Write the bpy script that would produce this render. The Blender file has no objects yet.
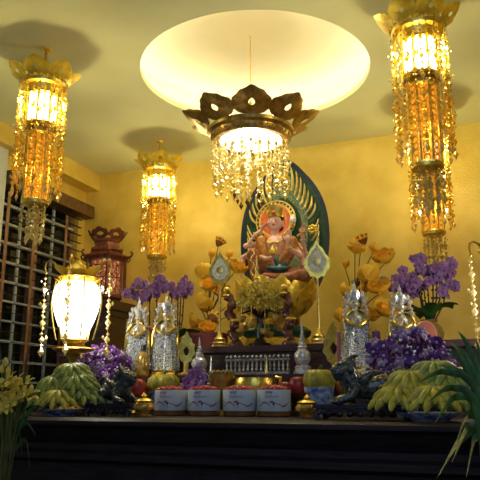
import bpy, math, random
from mathutils import Vector, Matrix, Euler
PI = math.pi; V = Vector
C = bpy.context.scene.collection
RNG = random.Random(7)

# ------------------------------------------------------------------ camera model
TH = math.radians(21.4); PT = math.atan2(157, 660); FPX = 660.0; ZC = 1.34
cp, sp, ct, st = math.cos(PT), math.sin(PT), math.cos(TH), math.sin(TH)
def ray(px, py):
    dx, dy = px - 240, 240 - py
    up = dy * cp + FPX * sp; fw = FPX * cp - dy * sp
    return (dx * ct - fw * st, dx * st + fw * ct, up)
def Pv(px, py, v):
    r = ray(px, py); t = v / r[1]; return Vector((r[0] * t, v, ZC + r[2] * t))
def Pu(px, py, u):
    r = ray(px, py); t = u / r[0]; return Vector((u, r[1] * t, ZC + r[2] * t))
ZA, ZS, ZT, ZCEIL = 1.27, 1.43, 1.56, 3.04      # altar top, low step, upper tier, ceiling

# ------------------------------------------------------------------ materials
MATS = {}
def mat(name, col, rough=.5, metal=0., emit=None, estr=0., noise=0., nscale=20., bump=0., bscale=60., col2=None, trans=0., alpha=None, spec=None, coat=0., stretch=(1, 1, 1)):
    if name in MATS: return MATS[name]
    m = bpy.data.materials.new(name); m.use_nodes = True
    nt = m.node_tree; b = nt.nodes['Principled BSDF']
    c = (*col, 1)
    b.inputs['Base Color'].default_value = c
    b.inputs['Roughness'].default_value = rough; b.inputs['Metallic'].default_value = metal
    if spec is not None: b.inputs['Specular IOR Level'].default_value = spec
    if coat: b.inputs['Coat Weight'].default_value = coat
    if trans: b.inputs['Transmission Weight'].default_value = trans
    if emit: b.inputs['Emission Color'].default_value = (*emit, 1); b.inputs['Emission Strength'].default_value = estr
    tc = nt.nodes.new('ShaderNodeTexCoord'); mp = nt.nodes.new('ShaderNodeMapping')
    mp.inputs['Scale'].default_value = stretch
    nt.links.new(tc.outputs['Object'], mp.inputs['Vector'])
    nz = nt.nodes.new('ShaderNodeTexNoise'); nz.inputs['Scale'].default_value = nscale; nz.inputs['Detail'].default_value = 4
    nt.links.new(mp.outputs['Vector'], nz.inputs['Vector'])
    rp = nt.nodes.new('ShaderNodeValToRGB')
    n = noise if noise else .08
    lo = tuple(max(0, x * (1 - n)) for x in col); hi = tuple(min(1, x * (1 + n)) for x in col)
    if col2: hi = col2; lo = col
    rp.color_ramp.elements[0].position = .35; rp.color_ramp.elements[1].position = .65
    rp.color_ramp.elements[0].color = (*lo, 1); rp.color_ramp.elements[1].color = (*hi, 1)
    nt.links.new(nz.outputs['Fac'], rp.inputs['Fac']); nt.links.new(rp.outputs['Color'], b.inputs['Base Color'])
    if bump:
        bn = nt.nodes.new('ShaderNodeTexNoise'); bn.inputs['Scale'].default_value = bscale
        bm_ = nt.nodes.new('ShaderNodeBump'); bm_.inputs['Strength'].default_value = bump; bm_.inputs['Distance'].default_value = .01
        nt.links.new(mp.outputs['Vector'], bn.inputs['Vector'])
        nt.links.new(bn.outputs['Fac'], bm_.inputs['Height']); nt.links.new(bm_.outputs['Normal'], b.inputs['Normal'])
    MATS[name] = m; return m
def mat_glow(name, col, strength, clear=.35, pattern=None, col2=None, pscale=60.):
    """glowing diffuser: part see-through for the lamp inside, part emission (optionally with a lattice)"""
    m = bpy.data.materials.new(name); m.use_nodes = True; nt = m.node_tree; nt.nodes.clear()
    o = nt.nodes.new('ShaderNodeOutputMaterial'); mx = nt.nodes.new('ShaderNodeMixShader')
    e = nt.nodes.new('ShaderNodeEmission'); t = nt.nodes.new('ShaderNodeBsdfTransparent')
    e.inputs['Color'].default_value = (*col, 1); e.inputs['Strength'].default_value = strength
    mx.inputs['Fac'].default_value = clear
    nt.links.new(e.outputs[0], mx.inputs[1]); nt.links.new(t.outputs[0], mx.inputs[2]); nt.links.new(mx.outputs[0], o.inputs['Surface'])
    if pattern:
        tc = nt.nodes.new('ShaderNodeTexCoord'); vo = nt.nodes.new('ShaderNodeTexVoronoi'); vo.inputs['Scale'].default_value = pscale
        vo.feature = 'DISTANCE_TO_EDGE' if pattern == 'edge' else 'F1'
        nt.links.new(tc.outputs['Object'], vo.inputs['Vector'])
        rp = nt.nodes.new('ShaderNodeValToRGB'); rp.color_ramp.elements[0].position = .05; rp.color_ramp.elements[1].position = .45
        rp.color_ramp.elements[0].color = (*col2, 1); rp.color_ramp.elements[1].color = (*col, 1)
        nt.links.new(vo.outputs['Distance'], rp.inputs['Fac']); nt.links.new(rp.outputs['Color'], e.inputs['Color'])
    MATS[name] = m; return m
def mat_crystal(name, g, tcol, mixf=.5, rough=.08):
    m = bpy.data.materials.new(name); m.use_nodes = True; nt = m.node_tree; nt.nodes.clear()
    o = nt.nodes.new('ShaderNodeOutputMaterial'); mx = nt.nodes.new('ShaderNodeMixShader')
    gl = nt.nodes.new('ShaderNodeBsdfGlossy'); gl.inputs['Color'].default_value = (*g, 1); gl.inputs['Roughness'].default_value = rough
    tr = nt.nodes.new('ShaderNodeBsdfTranslucent'); tr.inputs['Color'].default_value = (*tcol, 1)
    mx.inputs['Fac'].default_value = mixf
    nt.links.new(gl.outputs[0], mx.inputs[1]); nt.links.new(tr.outputs[0], mx.inputs[2]); nt.links.new(mx.outputs[0], o.inputs['Surface'])
    MATS[name] = m; return m
def mat_jewel(name, a, b_, scale=120.):
    """jewelled crust: cells of shifting tint, mirror bright, each cell tilted"""
    m = bpy.data.materials.new(name); m.use_nodes = True; nt = m.node_tree; b = nt.nodes['Principled BSDF']
    tc = nt.nodes.new('ShaderNodeTexCoord'); vo = nt.nodes.new('ShaderNodeTexVoronoi'); vo.inputs['Scale'].default_value = scale
    nt.links.new(tc.outputs['Object'], vo.inputs['Vector'])
    rp = nt.nodes.new('ShaderNodeValToRGB'); rp.color_ramp.interpolation = 'CONSTANT'
    els = rp.color_ramp.elements; els[0].color = (*a, 1); els[1].position = .35; els[1].color = (*b_, 1)
    e = els.new(.6); e.color = (.22, .30, .45, 1); e = els.new(.8); e.color = (.9, .92, 1, 1)
    sx = nt.nodes.new('ShaderNodeSeparateColor'); nt.links.new(vo.outputs['Color'], sx.inputs[0]); nt.links.new(sx.outputs[0], rp.inputs['Fac'])
    nt.links.new(rp.outputs['Color'], b.inputs['Base Color'])
    bp = nt.nodes.new('ShaderNodeBump'); bp.inputs['Strength'].default_value = .6; bp.inputs['Distance'].default_value = .02
    nt.links.new(vo.outputs['Distance'], bp.inputs['Height']); nt.links.new(bp.outputs['Normal'], b.inputs['Normal'])
    b.inputs['Metallic'].default_value = .45; b.inputs['Roughness'].default_value = .2
    MATS[name] = m; return m

GOLD = mat('gold', (.88, .60, .12), .28, 1., noise=.25, nscale=40, bump=.15, bscale=120)
GOLDL = mat('pale_gold', (.88, .64, .20), .28, .8, noise=.2, nscale=60)
GOLDD = mat('gilt_petal', (.95, .62, .06), .32, .4, noise=.2, nscale=30, bump=.08, bscale=60)
BRASS = mat('antique_brass', (.38, .25, .07), .38, .9, noise=.35, nscale=30)
SILVER = mat('silver', (.72, .72, .70), .25, .95, noise=.2, nscale=60)
PEWTER = mat('pewter', (.42, .41, .36), .35, .9, noise=.4, nscale=80)
DWOOD = mat('dark_red_wood', (.055, .018, .012), .35, 0, noise=.5, nscale=14, stretch=(1, 6, 6), coat=.3)
AWOOD = mat('altar_wood', (.016, .010, .014), .5, 0, noise=.5, nscale=9, stretch=(1, 9, 9), spec=.3)
LWOOD = mat('lantern_wood', (.17, .05, .03), .42, 0, noise=.5, nscale=40)
BWOOD = mat('brown_frame', (.26, .14, .08), .5, 0, noise=.3, nscale=25)
WALLG = mat('gold_wallpaper', (.72, .51, .085), .45, .1, noise=.18, nscale=7, col2=(.82, .61, .14), bump=.25, bscale=90)
CEILM = mat('ceiling_paint', (.74, .75, .46), .8, 0, noise=.04, nscale=3)
COVEM = mat('cove_paint', (.86, .80, .60), .8, 0, noise=.03, nscale=3)
WHITEW = mat('white_wall', (.62, .66, .64), .8, 0, noise=.04, nscale=4)
SLATM = mat('blind_slat', (.022, .018, .017), .55, 0, noise=.25, nscale=15)
GRILL = mat('grille_steel', (.62, .70, .70), .45, 0, noise=.1)
NIGHT = mat('night_glass', (.006, .009, .011), .12, 0, noise=.3, nscale=3)
SKIN = mat('painted_skin', (.80, .46, .36), .42, 0, noise=.06, nscale=30)
ROBE = mat('russet_robe', (.30, .10, .03), .4, .1, noise=.35, nscale=45, bump=.2, bscale=70)
TEAL = mat('teal_robe', (.03, .13, .13), .4, .1, noise=.5, nscale=50)
HALOG = mat('halo_green', (.010, .055, .020), .75, 0, noise=.5, nscale=25)
HALOB = mat('halo_blue', (.006, .018, .045), .75, 0, noise=.5, nscale=40)
HALOT = mat('halo_scroll', (.015, .07, .055), .75, 0, noise=.6, nscale=110, col2=(.22, .26, .12), bump=.5, bscale=120)
HALOR = mat('halo_orange', (.62, .12, .02), .45, 0, noise=.25, nscale=30)
HAIR = mat('black_hair', (.01, .01, .012), .35)
RED = mat('red_lacquer', (.17, .008, .008), .6, 0, noise=.2, nscale=20)
REDC = mat('red_candy', (.45, .015, .03), .35, 0, noise=.4, nscale=60, bump=.3)
REDF = mat('red_fruit', (.36, .03, .03), .3, 0, noise=.35, nscale=25)
TERRA = mat('terracotta', (.42, .10, .05), .45, 0, noise=.15, nscale=20)
JADE = mat('black_jade', (.045, .052, .046), .14, 0, noise=.6, nscale=60, bump=.5, bscale=90, coat=.5)
JADEB = mat('black_jade_base', (.016, .013, .018), .3, 0, noise=.5, nscale=60, bump=.4, bscale=60)
BANG = mat('green_banana', (.29, .34, .07), .45, 0, noise=.4, nscale=24)
BANY = mat('yellow_banana', (.46, .41, .05), .45, 0, noise=.35, nscale=24)
BANT = mat('banana_tip', (.10, .09, .02), .6)
PUMP = mat('yellow_pumpkin', (.42, .36, .03), .4, 0, noise=.3, nscale=25)
GRN = mat('leaf_green', (.035, .12, .022), .4, 0, noise=.45, nscale=18)
GRNL = mat('blade_green', (.040, .115, .022), .42, 0, noise=.5, nscale=12, stretch=(4, 4, 1))
STEM = mat('stem_green', (.09, .10, .025), .5, 0, noise=.3)
STEMB = mat('stem_brown', (.07, .05, .02), .5, 0, noise=.3)
ORCH = mat('orchid_mauve', (.17, .065, .27), .6, 0, noise=.35, nscale=50, col2=(.38, .22, .50))
ORCHC = mat('orchid_lip', (.30, .03, .22), .5, 0)
DEND = mat('dendrobium_purple', (.085, .012, .17), .5, 0, noise=.5, nscale=60, col2=(.20, .05, .33))
DENW = mat('dendrobium_white', (.60, .55, .66), .5, 0)
LILY = mat('lily_yellow', (.78, .62, .10), .5, 0, noise=.2, nscale=40)
SILK = mat('silk_lotus_gold', (1, .53, .025), .5, 0, noise=.12, nscale=30)
SEED = mat('lotus_pod', (.22, .07, .015), .5, 0, noise=.3)
PORC = mat('blue_white_porcelain', (.60, .70, .80), .2, 0, noise=.1, nscale=45, col2=(.06, .12, .45))
LABELM = mat('tub_label', (.60, .67, .74), .45, 0, noise=.03)
TUBP = mat('amber_plastic', (.22, .10, .03), .15, 0, noise=.2, coat=.4)
MAROON = mat('label_maroon', (.20, .01, .03), .5)
MAUVE = mat('label_mauve', (.30, .22, .36), .5)
WHT = mat('label_white', (.85, .85, .85), .5)
PCANDLE = mat('mauve_wax', (.30, .09, .20), .45, 0, noise=.15)
AMBG = mat('amber_glass', (.62, .38, .08), .12, .55, noise=.4, nscale=50)
GLASSY = mat('clear_jewel_glass', (.72, .76, .76), .12, .35, noise=.4, nscale=70)
YELC = mat('yellow_brocade', (.72, .48, .03), .45, 0, noise=.25, nscale=60)
GRNC = mat('green_petal_base', (.02, .10, .07), .35, .2, noise=.4, nscale=40)
JEWEL = mat_jewel('jewelled_robe', (.62, .72, .88), (.85, .82, .66), 150)
JEWELS = mat('silver_filigree', (.50, .54, .44), .3, .35, noise=.5, nscale=170, col2=(.80, .82, .70), bump=.6, bscale=200)
LIT = mat_glow('lit_panel', (1, .94, .60), 9, .3)
AMBER = mat_glow('amber_lattice', (1.0, .36, .02), .95, .25, 'F1', (.60, .10, .005), 70)
DISC = mat_glow('frosted_disc', (1, .96, .80), 8, .3)
GLOBE = mat_glow('milk_globe', (1, .96, .86), 4.2, .3)
WLAMP = mat_glow('wood_lantern_glow', (1, .42, .16), .85, .2, 'edge', (.16, .03, .01), 34)
BULB = mat_glow('bulb_glow', (1, .95, .8), 14, .1)
COVEL = mat_glow('cove_glow', (1, .94, .66), 13, 0)
CRYG = mat_crystal('gold_crystal', (.98, .86, .38), (1, .82, .24), .55)
CRYW = mat_crystal('clear_crystal', (.95, .86, .60), (1, .90, .55), .55)
CRYB = mat('smoky_crystal', (.10, .055, .02), .1, .3)
FLOORM = mat('floor_tile', (.22, .17, .12), .35, 0, noise=.15, nscale=4)

# ------------------------------------------------------------------ mesh builder
class MB:
    def __init__(s): s.v = []; s.f = []; s.mi = []; s.M = Matrix(); s.k = 0
    def add(s, vs, fs):
        o = len(s.v); s.v += [s.M @ Vector(p) for p in vs]; s.f += [[i + o for i in f] for f in fs]; s.mi += [s.k] * len(fs); return s
    def box(s, c, d):
        x, y, z = c; a, b, e = (q / 2 for q in d)
        vs = [(x + i * a, y + j * b, z + k * e) for k in (-1, 1) for j in (-1, 1) for i in (-1, 1)]
        return s.add(vs, [(0, 2, 3, 1), (4, 5, 7, 6), (0, 1, 5, 4), (2, 6, 7, 3), (0, 4, 6, 2), (1, 3, 7, 5)])
    def lathe(s, prof, n=24, c=(0, 0, 0), sx=1, sy=1, wav=0, wn=0, cap=True):
        vs = []; fs = []
        for r, z in prof:
            for i in range(n):
                a = 2 * PI * i / n; q = r * (1 + wav * math.cos(wn * a)) if wn else r
                vs.append((c[0] + q * sx * math.cos(a), c[1] + q * sy * math.sin(a), c[2] + z))
        for j in range(len(prof) - 1):
            for i in range(n):
                k = (i + 1) % n; fs.append((j * n + i, j * n + k, (j + 1) * n + k, (j + 1) * n + i))
        if cap:
            fs.append(tuple(range(n))[::-1]); fs.append(tuple((len(prof) - 1) * n + i for i in range(n)))
        return s.add(vs, fs)
    def tube(s, pts, rad, n=8, closed=False):
        pts = [Vector(p) for p in pts]; m = len(pts)
        if not hasattr(rad, '__len__'): rad = [rad] * m
        vs = []; fs = []; up = None
        for i in range(m):
            a = pts[(i - 1) % m] if (i or closed) else pts[i]; b = pts[(i + 1) % m] if (i < m - 1 or closed) else pts[i]
            t = (b - a); t = t.normalized() if t.length > 1e-9 else Vector((0, 0, 1))
            if up is None: up = t.orthogonal().normalized()
            else:
                up = up - t * up.dot(t); up = up.normalized() if up.length > 1e-6 else t.orthogonal().normalized()
            w = t.cross(up)
            for k in range(n):
                q = 2 * PI * k / n; vs.append(pts[i] + (up * math.cos(q) + w * math.sin(q)) * rad[i])
        for i in range(m if closed else m - 1):
            j = (i + 1) % m
            for k in range(n):
                l = (k + 1) % n; fs.append((i * n + k, i * n + l, j * n + l, j * n + k))
        if not closed: fs.append(tuple(range(n))[::-1]); fs.append(tuple((m - 1) * n + k for k in range(n)))
        return s.add(vs, fs)
    def ball(s, c, r, nu=14, nv=9):
        if not hasattr(r, '__len__'): r = (r, r, r)
        vs = [(c[0], c[1], c[2] - r[2])]; fs = []
        for j in range(1, nv):
            p = PI * j / nv - PI / 2
            for i in range(nu):
                a = 2 * PI * i / nu; vs.append((c[0] + r[0] * math.cos(p) * math.cos(a), c[1] + r[1] * math.cos(p) * math.sin(a), c[2] + r[2] * math.sin(p)))
        vs.append((c[0], c[1], c[2] + r[2])); L = len(vs) - 1
        for i in range(nu):
            k = (i + 1) % nu; fs.append((0, 1 + k, 1 + i)); fs.append((L, L - nu + i, L - nu + k))
            for j in range(nv - 2):
                a = 1 + j * nu; fs.append((a + i, a + k, a + nu + k, a + nu + i))
        return s.add(vs, fs)
    def octa(s, c, r, h):
        x, y, z = c
        vs = [(x, y, z + h), (x, y, z - h)] + [(x + r * math.cos(a), y + r * math.sin(a), z) for a in (0, PI / 2, PI, 3 * PI / 2)]
        fs = []
        for i in range(4): j = (i + 1) % 4; fs += [(0, 2 + i, 2 + j), (1, 2 + j, 2 + i)]
        return s.add(vs, fs)
    def grid(s, fn, nu, nv, th=0):
        """surface fn(u,v)->point, u,v in 0..1; thickness th along the surface normal"""
        P = [[Vector(fn(i / nu, j / nv)) for i in range(nu + 1)] for j in range(nv + 1)]
        vs = []; fs = []; W = nu + 1
        for j in range(nv + 1):
            for i in range(nu + 1): vs.append(P[j][i])
        for j in range(nv):
            for i in range(nu): a = j * W + i; fs.append((a, a + 1, a + W + 1, a + W))
        if th:
            N = len(vs)
            for j in range(nv + 1):
                for i in range(nu + 1):
                    du = P[j][min(i + 1, nu)] - P[j][max(i - 1, 0)]; dv = P[min(j + 1, nv)][i] - P[max(j - 1, 0)][i]
                    n_ = du.cross(dv); n_ = n_.normalized() if n_.length > 1e-12 else Vector((0, 1, 0)); vs.append(P[j][i] - n_ * th)
            fs += [tuple(q + N for q in f)[::-1] for f in fs[:]]
            bd = [i for i in range(W)] + [j * W + nu for j in range(1, nv + 1)] + [nv * W + i for i in range(nu - 1, -1, -1)] + [j * W for j in range(nv - 1, 0, -1)]
            for q in range(len(bd)):
                a, b = bd[q], bd[(q + 1) % len(bd)]; fs.append((a, a + N, b + N, b))
        return s.add(vs, fs)
    def plate(s, outer, inner, th, bend=None):
        """flat plate in XZ (y is thickness) with an optional hole; outer and inner have equal counts"""
        n = len(outer); vs = []; fs = []
        bend = bend or (lambda x, y, z: (x, y, z))
        if inner:
            for y in (-th / 2, th / 2):
                for x, z in outer: vs.append(bend(x, y, z))
                for x, z in inner: vs.append(bend(x, y, z))
            for i in range(n):
                j = (i + 1) % n
                fs += [(i, j, n + j, n + i), (2 * n + j, 2 * n + i, 3 * n + i, 3 * n + j), (j, i, 2 * n + i, 2 * n + j), (n + i, n + j, 3 * n + j, 3 * n + i)]
        else:
            cx = sum(p[0] for p in outer) / n; cz = sum(p[1] for p in outer) / n
            mid = [((x + cx) / 2, (z + cz) / 2) for x, z in outer]
            for y in (-th / 2, th / 2):
                for L in (outer, mid, [(cx, cz)]):
                    for x, z in L: vs.append(bend(x, y, z))
            B = 2 * n + 1
            for i in range(n):
                j = (i + 1) % n
                fs += [(i, j, n + j, n + i), (n + i, n + j, 2 * n), (B + j, B + i, B + n + i, B + n + j), (B + n + j, B + n + i, B + 2 * n), (j, i, B + i, B + j)]
        return s.add(vs, fs)
    def mesh(s, name, mats, sharp=40):
        me = bpy.data.meshes.new(name); me.from_pydata([tuple(p) for p in s.v], [], s.f); me.update()
        if not isinstance(mats, (list, tuple)): mats = [mats]
        for m in mats: me.materials.append(m)
        me.polygons.foreach_set('material_index', s.mi)
        if sharp:
            me.shade_smooth(); me.set_sharp_from_angle(angle=math.radians(sharp))
        return me
    def build(s, name, mats, parent=None, sharp=40): return put(name, s.mesh(name, mats, sharp), parent)

def put(name, me, parent=None, loc=(0, 0, 0), rot=(0, 0, 0), sc=1, label=None):
    o = bpy.data.objects.new(name, me); C.objects.link(o); o.parent = parent
    o.location = loc; o.rotation_euler = rot; o.scale = sc if hasattr(sc, '__len__') else (sc, sc, sc)
    if label: o['label'] = label
    return o
def tag(o, label, cat, group=None, kind=None):
    o['label'] = label; o['category'] = cat
    if group: o['group'] = group
    if kind: o['kind'] = kind
    return o
def thing(name, label, cat, loc, rz=0, group=None, sc=1):
    o = bpy.data.objects.new(name, None); C.objects.link(o); o.empty_display_size = .05
    o.location = loc; o.rotation_euler = (0, 0, rz); o.scale = (sc, sc, sc)
    return tag(o, label, cat, group)
def kids(o): return [c for c in ALLKIDS.get(o, [])]
def dup(root, loc, rz, label, group=None, sc=None, tilt=0):
    r = root.copy(); C.objects.link(r); r.location = loc; r.rotation_euler = (tilt, 0, rz); r['label'] = label
    if group: r['group'] = group
    if sc: r.scale = (sc, sc, sc)
    for ch in list(root.children):
        c = ch.copy(); C.objects.link(c); c.parent = r
        for g in list(ch.children):
            d = g.copy(); C.objects.link(d); d.parent = c
    return r
def struct(name, mb, m, sharp=30):
    o = mb.build(name, m, None, sharp); o['kind'] = 'structure'; return o
def fused(name, mb, m, voxel, smooth=4, parent=None):
    """one continuous surface out of overlapping limbs"""
    me = mb.mesh(name + '_src', m, 0); o = bpy.data.objects.new(name + '_src', me); C.objects.link(o)
    r = o.modifiers.new('r', 'REMESH'); r.mode = 'VOXEL'; r.voxel_size = voxel
    q = o.modifiers.new('s', 'SMOOTH'); q.factor = .5; q.iterations = smooth
    dg = bpy.context.evaluated_depsgraph_get(); dg.update()
    me2 = bpy.data.meshes.new_from_object(o.evaluated_get(dg)); me2.name = name
    bpy.data.objects.remove(o); bpy.data.meshes.remove(me)
    me2.materials.clear(); me2.materials.append(m); me2.shade_smooth()
    return put(name, me2, parent)
def limb(mb, pts, rad, n=10):
    """tapered limb with round ends"""
    mb.tube(pts, rad, n)
    rad = rad if hasattr(rad, '__len__') else [rad] * len(pts)
    for p, r in zip(pts, rad): mb.ball(p, r, 10, 7)
def rot(x=0, y=0, z=0): return Euler((x, y, z)).to_matrix().to_4x4()
def T(x, y, z): return Matrix.Translation((x, y, z))
def light(name, kind, loc, energy, col, size=.05, rx=0):
    l = bpy.data.lights.new(name, kind); l.energy = energy; l.color = col
    if kind == 'AREA': l.size = size
    elif kind != 'SUN': l.shadow_soft_size = size
    o = bpy.data.objects.new(name, l); C.objects.link(o); o.location = loc; o.rotation_euler = (rx, 0, 0); return o
def flame_outline(w, h, n=40, lobes=9, amp=.06, tip=.12):
    out = []
    for i in range(n):
        a = 2 * PI * i / n - PI / 2
        r = 1 + amp * math.cos(lobes * (a + PI / 2) + PI)
        x = math.cos(a) * w / 2 * r; z = h * .52 + math.sin(a) * h * .48 * r
        if math.sin(a) > .9: z += tip * h * (math.sin(a) - .9) / .1
        x *= .55 + .45 * min(1, max(0, z / (h * .40)))
        out.append((x, z))
    return out
def drop_outline(w, h, z0, n=44):
    out = []
    for i in range(n):
        a = 2 * PI * i / n - PI / 2
        x = math.cos(a) * w / 2; z = math.sin(a)
        if z > 0: x *= (1 - z) ** .35 + .02
        out.append((x, z0 + z * h / 2))
    return out

# ------------------------------------------------------------------ room shell
UL, UR, VB, VF = -2.95, 2.2, 4.2, -1.2
b = MB(); b.box(((UL + UR) / 2, (VB + VF) / 2, -.05), (UR - UL, VB - VF, .1)); struct('floor', b, FLOORM)
b = MB(); b.box(((UL + UR) / 2, VB + .05, 1.6), (UR - UL + .2, .1, 3.4)); struct('wall_back', b, WALLG)
b = MB(); b.box((UR + .05, (VB + VF) / 2, 1.6), (.1, VB - VF, 3.4)); struct('wall_right', b, WALLG)
# side wall with the window opening (v 3.2..4.13, z 1.0..2.74): white near the camera, gold by the window
WV0, WV1, WZ0, WZ1 = 3.24, 4.12, .95, 2.76
b = MB()
for (v0, v1, z0, z1) in ((WV1, VB, 0, 3.2), (WV0, WV1, 0, WZ0), (WV0, WV1, WZ1, 3.2)):
    b.box((UL - .05, (v0 + v1) / 2, (z0 + z1) / 2), (.1, v1 - v0, z1 - z0))
struct('wall_left', b, WALLG)
b = MB(); b.box((UL - .05, (VF + WV0) / 2, 1.6), (.1, WV0 - VF, 3.2)); b.box((UL + .03, 3.17, 1.6), (.06, .12, 3.2))
struct('wall_left_front', b, WHITEW)
b = MB(); b.box((UL + .06, (3.06 + VB) / 2, 2.975), (.12, VB - 3.06, .13)); struct('trim_1', b, WALLG)
b = MB(); b.box((UL + .06, (VF + 3.06) / 2, 2.975), (.12, 3.06 - VF, .13)); struct('trim_2', b, WHITEW)
# ceiling with the round recess
CU, CV, CR = -1.12, 3.075, .615
b = MB(); n = 96; vs = []; fs = []
x0, x1, y0, y1 = UL - .1, UR + .1, VF, VB + .1
for i in range(n):
    a = 2 * PI * i / n; vs.append((CU + CR * math.cos(a), CV + CR * math.sin(a), ZCEIL))
for i in range(n):
    a = 2 * PI * i / n; c_, s_ = math.cos(a), math.sin(a)
    tx = ((x1 - CU) / c_ if c_ > 0 else (x0 - CU) / c_) if abs(c_) > 1e-9 else 1e9
    ty = ((y1 - CV) / s_ if s_ > 0 else (y0 - CV) / s_) if abs(s_) > 1e-9 else 1e9
    t = min(tx, ty); vs.append((CU + t * c_, CV + t * s_, ZCEIL))
vs += [(x0, y0, ZCEIL), (x1, y0, ZCEIL), (x1, y1, ZCEIL), (x0, y1, ZCEIL)]
for i in range(n): j = (i + 1) % n; fs.append((i, j, n + j, n + i))
def edge(p): return (abs(p[0] - x0) < 1e-6, abs(p[0] - x1) < 1e-6, abs(p[1] - y0) < 1e-6, abs(p[1] - y1) < 1e-6)
for i in range(n):
    p, q = edge(vs[n + i]), edge(vs[n + (i + 1) % n])
    if not any(a_ and b_ for a_, b_ in zip(p, q)):
        ci = {(1, 0, 1, 0): 0, (0, 1, 1, 0): 1, (0, 1, 0, 1): 2, (1, 0, 0, 1): 3}[tuple(int(a_ or b_) for a_, b_ in zip(p, q))]
        fs.append((n + i, n + (i + 1) % n, 2 * n + ci))
b.add(vs, fs); b.lathe([(CR, 0), (CR, .03), (CR + .01, .035)], n, (CU, CV, ZCEIL), cap=False)
struct('ceiling', b, CEILM)
b = MB(); b.lathe([(CR + .01, .035), (.86, .04), (.86, .17), (.80, .21), (.001, .23)], n, (CU, CV, ZCEIL), cap=False); struct('ceiling_recess', b, COVEM)
b = MB(); b.tube([(CU + .70 * math.cos(2 * PI * i / 64), CV + .70 * math.sin(2 * PI * i / 64), ZCEIL + .058) for i in range(64)], .012, 8, True)
tag(b.build('cove_light_strip', COVEL), 'glowing light strip hidden round the edge of the round ceiling recess', 'light strip')

# ------------------------------------------------------------------ window, grille, blind
b = MB()
for v in (WV0 + .02, (WV0 + WV1) / 2, WV1 - .02): b.box((UL - .06, v, (WZ0 + WZ1) / 2), (.05, .05, WZ1 - WZ0))
for z in (WZ0 + .02, WZ1 - .02): b.box((UL - .06, (WV0 + WV1) / 2, z), (.05, WV1 - WV0, .05))
win = struct('window_1', b, BWOOD)
b = MB(); b.box((UL - .08, (WV0 + WV1) / 2, (WZ0 + WZ1) / 2), (.008, WV1 - WV0, WZ1 - WZ0)); b.build('pane', NIGHT, win)
b = MB()
for i in range(14): b.box((UL - .035, (WV0 + WV1) / 2, WZ0 + .1 + i * .128), (.014, WV1 - WV0 - .04, .016))
for v in (WV0 + .27, WV0 + .62): b.box((UL - .035, v, (WZ0 + WZ1) / 2), (.014, .018, WZ1 - WZ0))
b.build('window_grille', GRILL, win)
bl = thing('window_blind', 'dark brown slatted blind with wooden tapes hanging over the night window', 'blind', (UL, (WV0 + WV1) / 2, WZ0))
b = MB(); b.box((.05, .03, WZ1 - WZ0 - .03), (.10, WV1 - WV0 + .06, .09)); b.build('valance', mat('valance_wood', (.13, .065, .03), .5, 0, noise=.3, nscale=20), bl)
b = MB()
for i in range(28):
    b.M = T(.035, .0, .06 + i * .061) @ rot(0, .05, 0); b.box((0, 0, 0), (.028, WV1 - WV0 - .02, .002))
b.M = Matrix(); o = b.build('slats', SLATM, bl); o['kind'] = 'stuff'
for y in (-.40, -.13, .22):
    b = MB(); b.box((.055, y, .86), (.003, .028, 1.66)); b.build('ladder_tape', BWOOD, bl)

# ------------------------------------------------------------------ altar
AL, AR = -2.3, .30
b = MB()
prof = [(1.96, 1.27), (1.945, 1.262), (1.945, 1.248), (1.965, 1.235), (1.985, 1.20), (2.00, 1.185), (2.00, 1.165), (1.975, 1.155), (1.975, 1.135), (2.01, 1.12), (2.01, .15), (1.98, .14), (1.98, 0.0)]
vs = []; fs = []
for u in (AL, AR):
    for (v, z) in prof: vs.append((u, v, z))
    vs += [(u, 4.08, 0), (u, 4.08, 1.27)]
L = len(prof) + 2
for i in range(L): j = (i + 1) % L; fs.append((i, L + i, L + j, j))
fs += [tuple(range(L)), tuple(range(L, 2 * L))[::-1]]
b.add(vs, fs)
alt = thing('altar_table', 'long dark wooden altar table carrying the whole shrine', 'altar', (0, 0, 0))
b.build('altar_body', AWOOD, alt, 25)
b = MB(); b.box((-1.05, (2.58 + 2.765) / 2, (ZA + ZS) / 2), (1.75, .185, ZS - ZA)); b.box((-1.05, 2.575, ZS - .012), (1.75, .012, .02))
tag(b.build('altar_step', DWOOD), 'low dark red wooden step on the altar holding the jewelled statues', 'step')
b = MB(); b.box((-1.05, 3.4, (ZA + ZT) / 2 - .01), (1.95, 1.26, ZT - ZA - .02)); b.box((-1.05, 3.39, ZT - .0135), (1.99, 1.30, .027)); b.box((-1.05, 2.772, ZT - .045), (1.97, .012, .02))
tag(b.build('altar_tier', DWOOD), 'higher dark red wooden tier on the altar beneath the statue and poles', 'step')

# ------------------------------------------------------------------ crystal strands
def strand(name, n, step, r, seedv, smoky=False):
    R = random.Random(seedv); b = MB(); z = 0
    b.tube([(0, 0, 0), (0, 0, -n * step)], .0011, 4)
    for i in range(n):
        z -= step; big = i % 3 == 2; q = r * (1.35 if big else .8) * R.uniform(.85, 1.1)
        x, y = R.uniform(-.2, .2) * r, R.uniform(-.2, .2) * r
        b.octa((x, y, z), q, q * (1.5 if big else 1.1))
        if i % 2:
            a_ = R.uniform(0, 2 * PI); b.octa((x + 1.6 * r * math.cos(a_), y + 1.6 * r * math.sin(a_), z + step * .4), q * .55, q * .8)
    b.k = 1 if smoky else 0
    b.octa((0, 0, z - r * 2.6), r * 1.25, r * 2.4)
    return b
def smesh(name, *a, mats=None, **k): return strand(name, *a, **k).mesh(name, mats, 0)
ST_LONG = [smesh('crystal_strand', 19, .0265, .0088, 10 + i, True, mats=[CRYG, CRYW]) for i in range(3)]
ST_FRINGE = [smesh('crystal_fringe', 5 + i, .021, .0095, 20 + i, True, mats=[CRYW, CRYW]) for i in range(3)]
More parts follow.
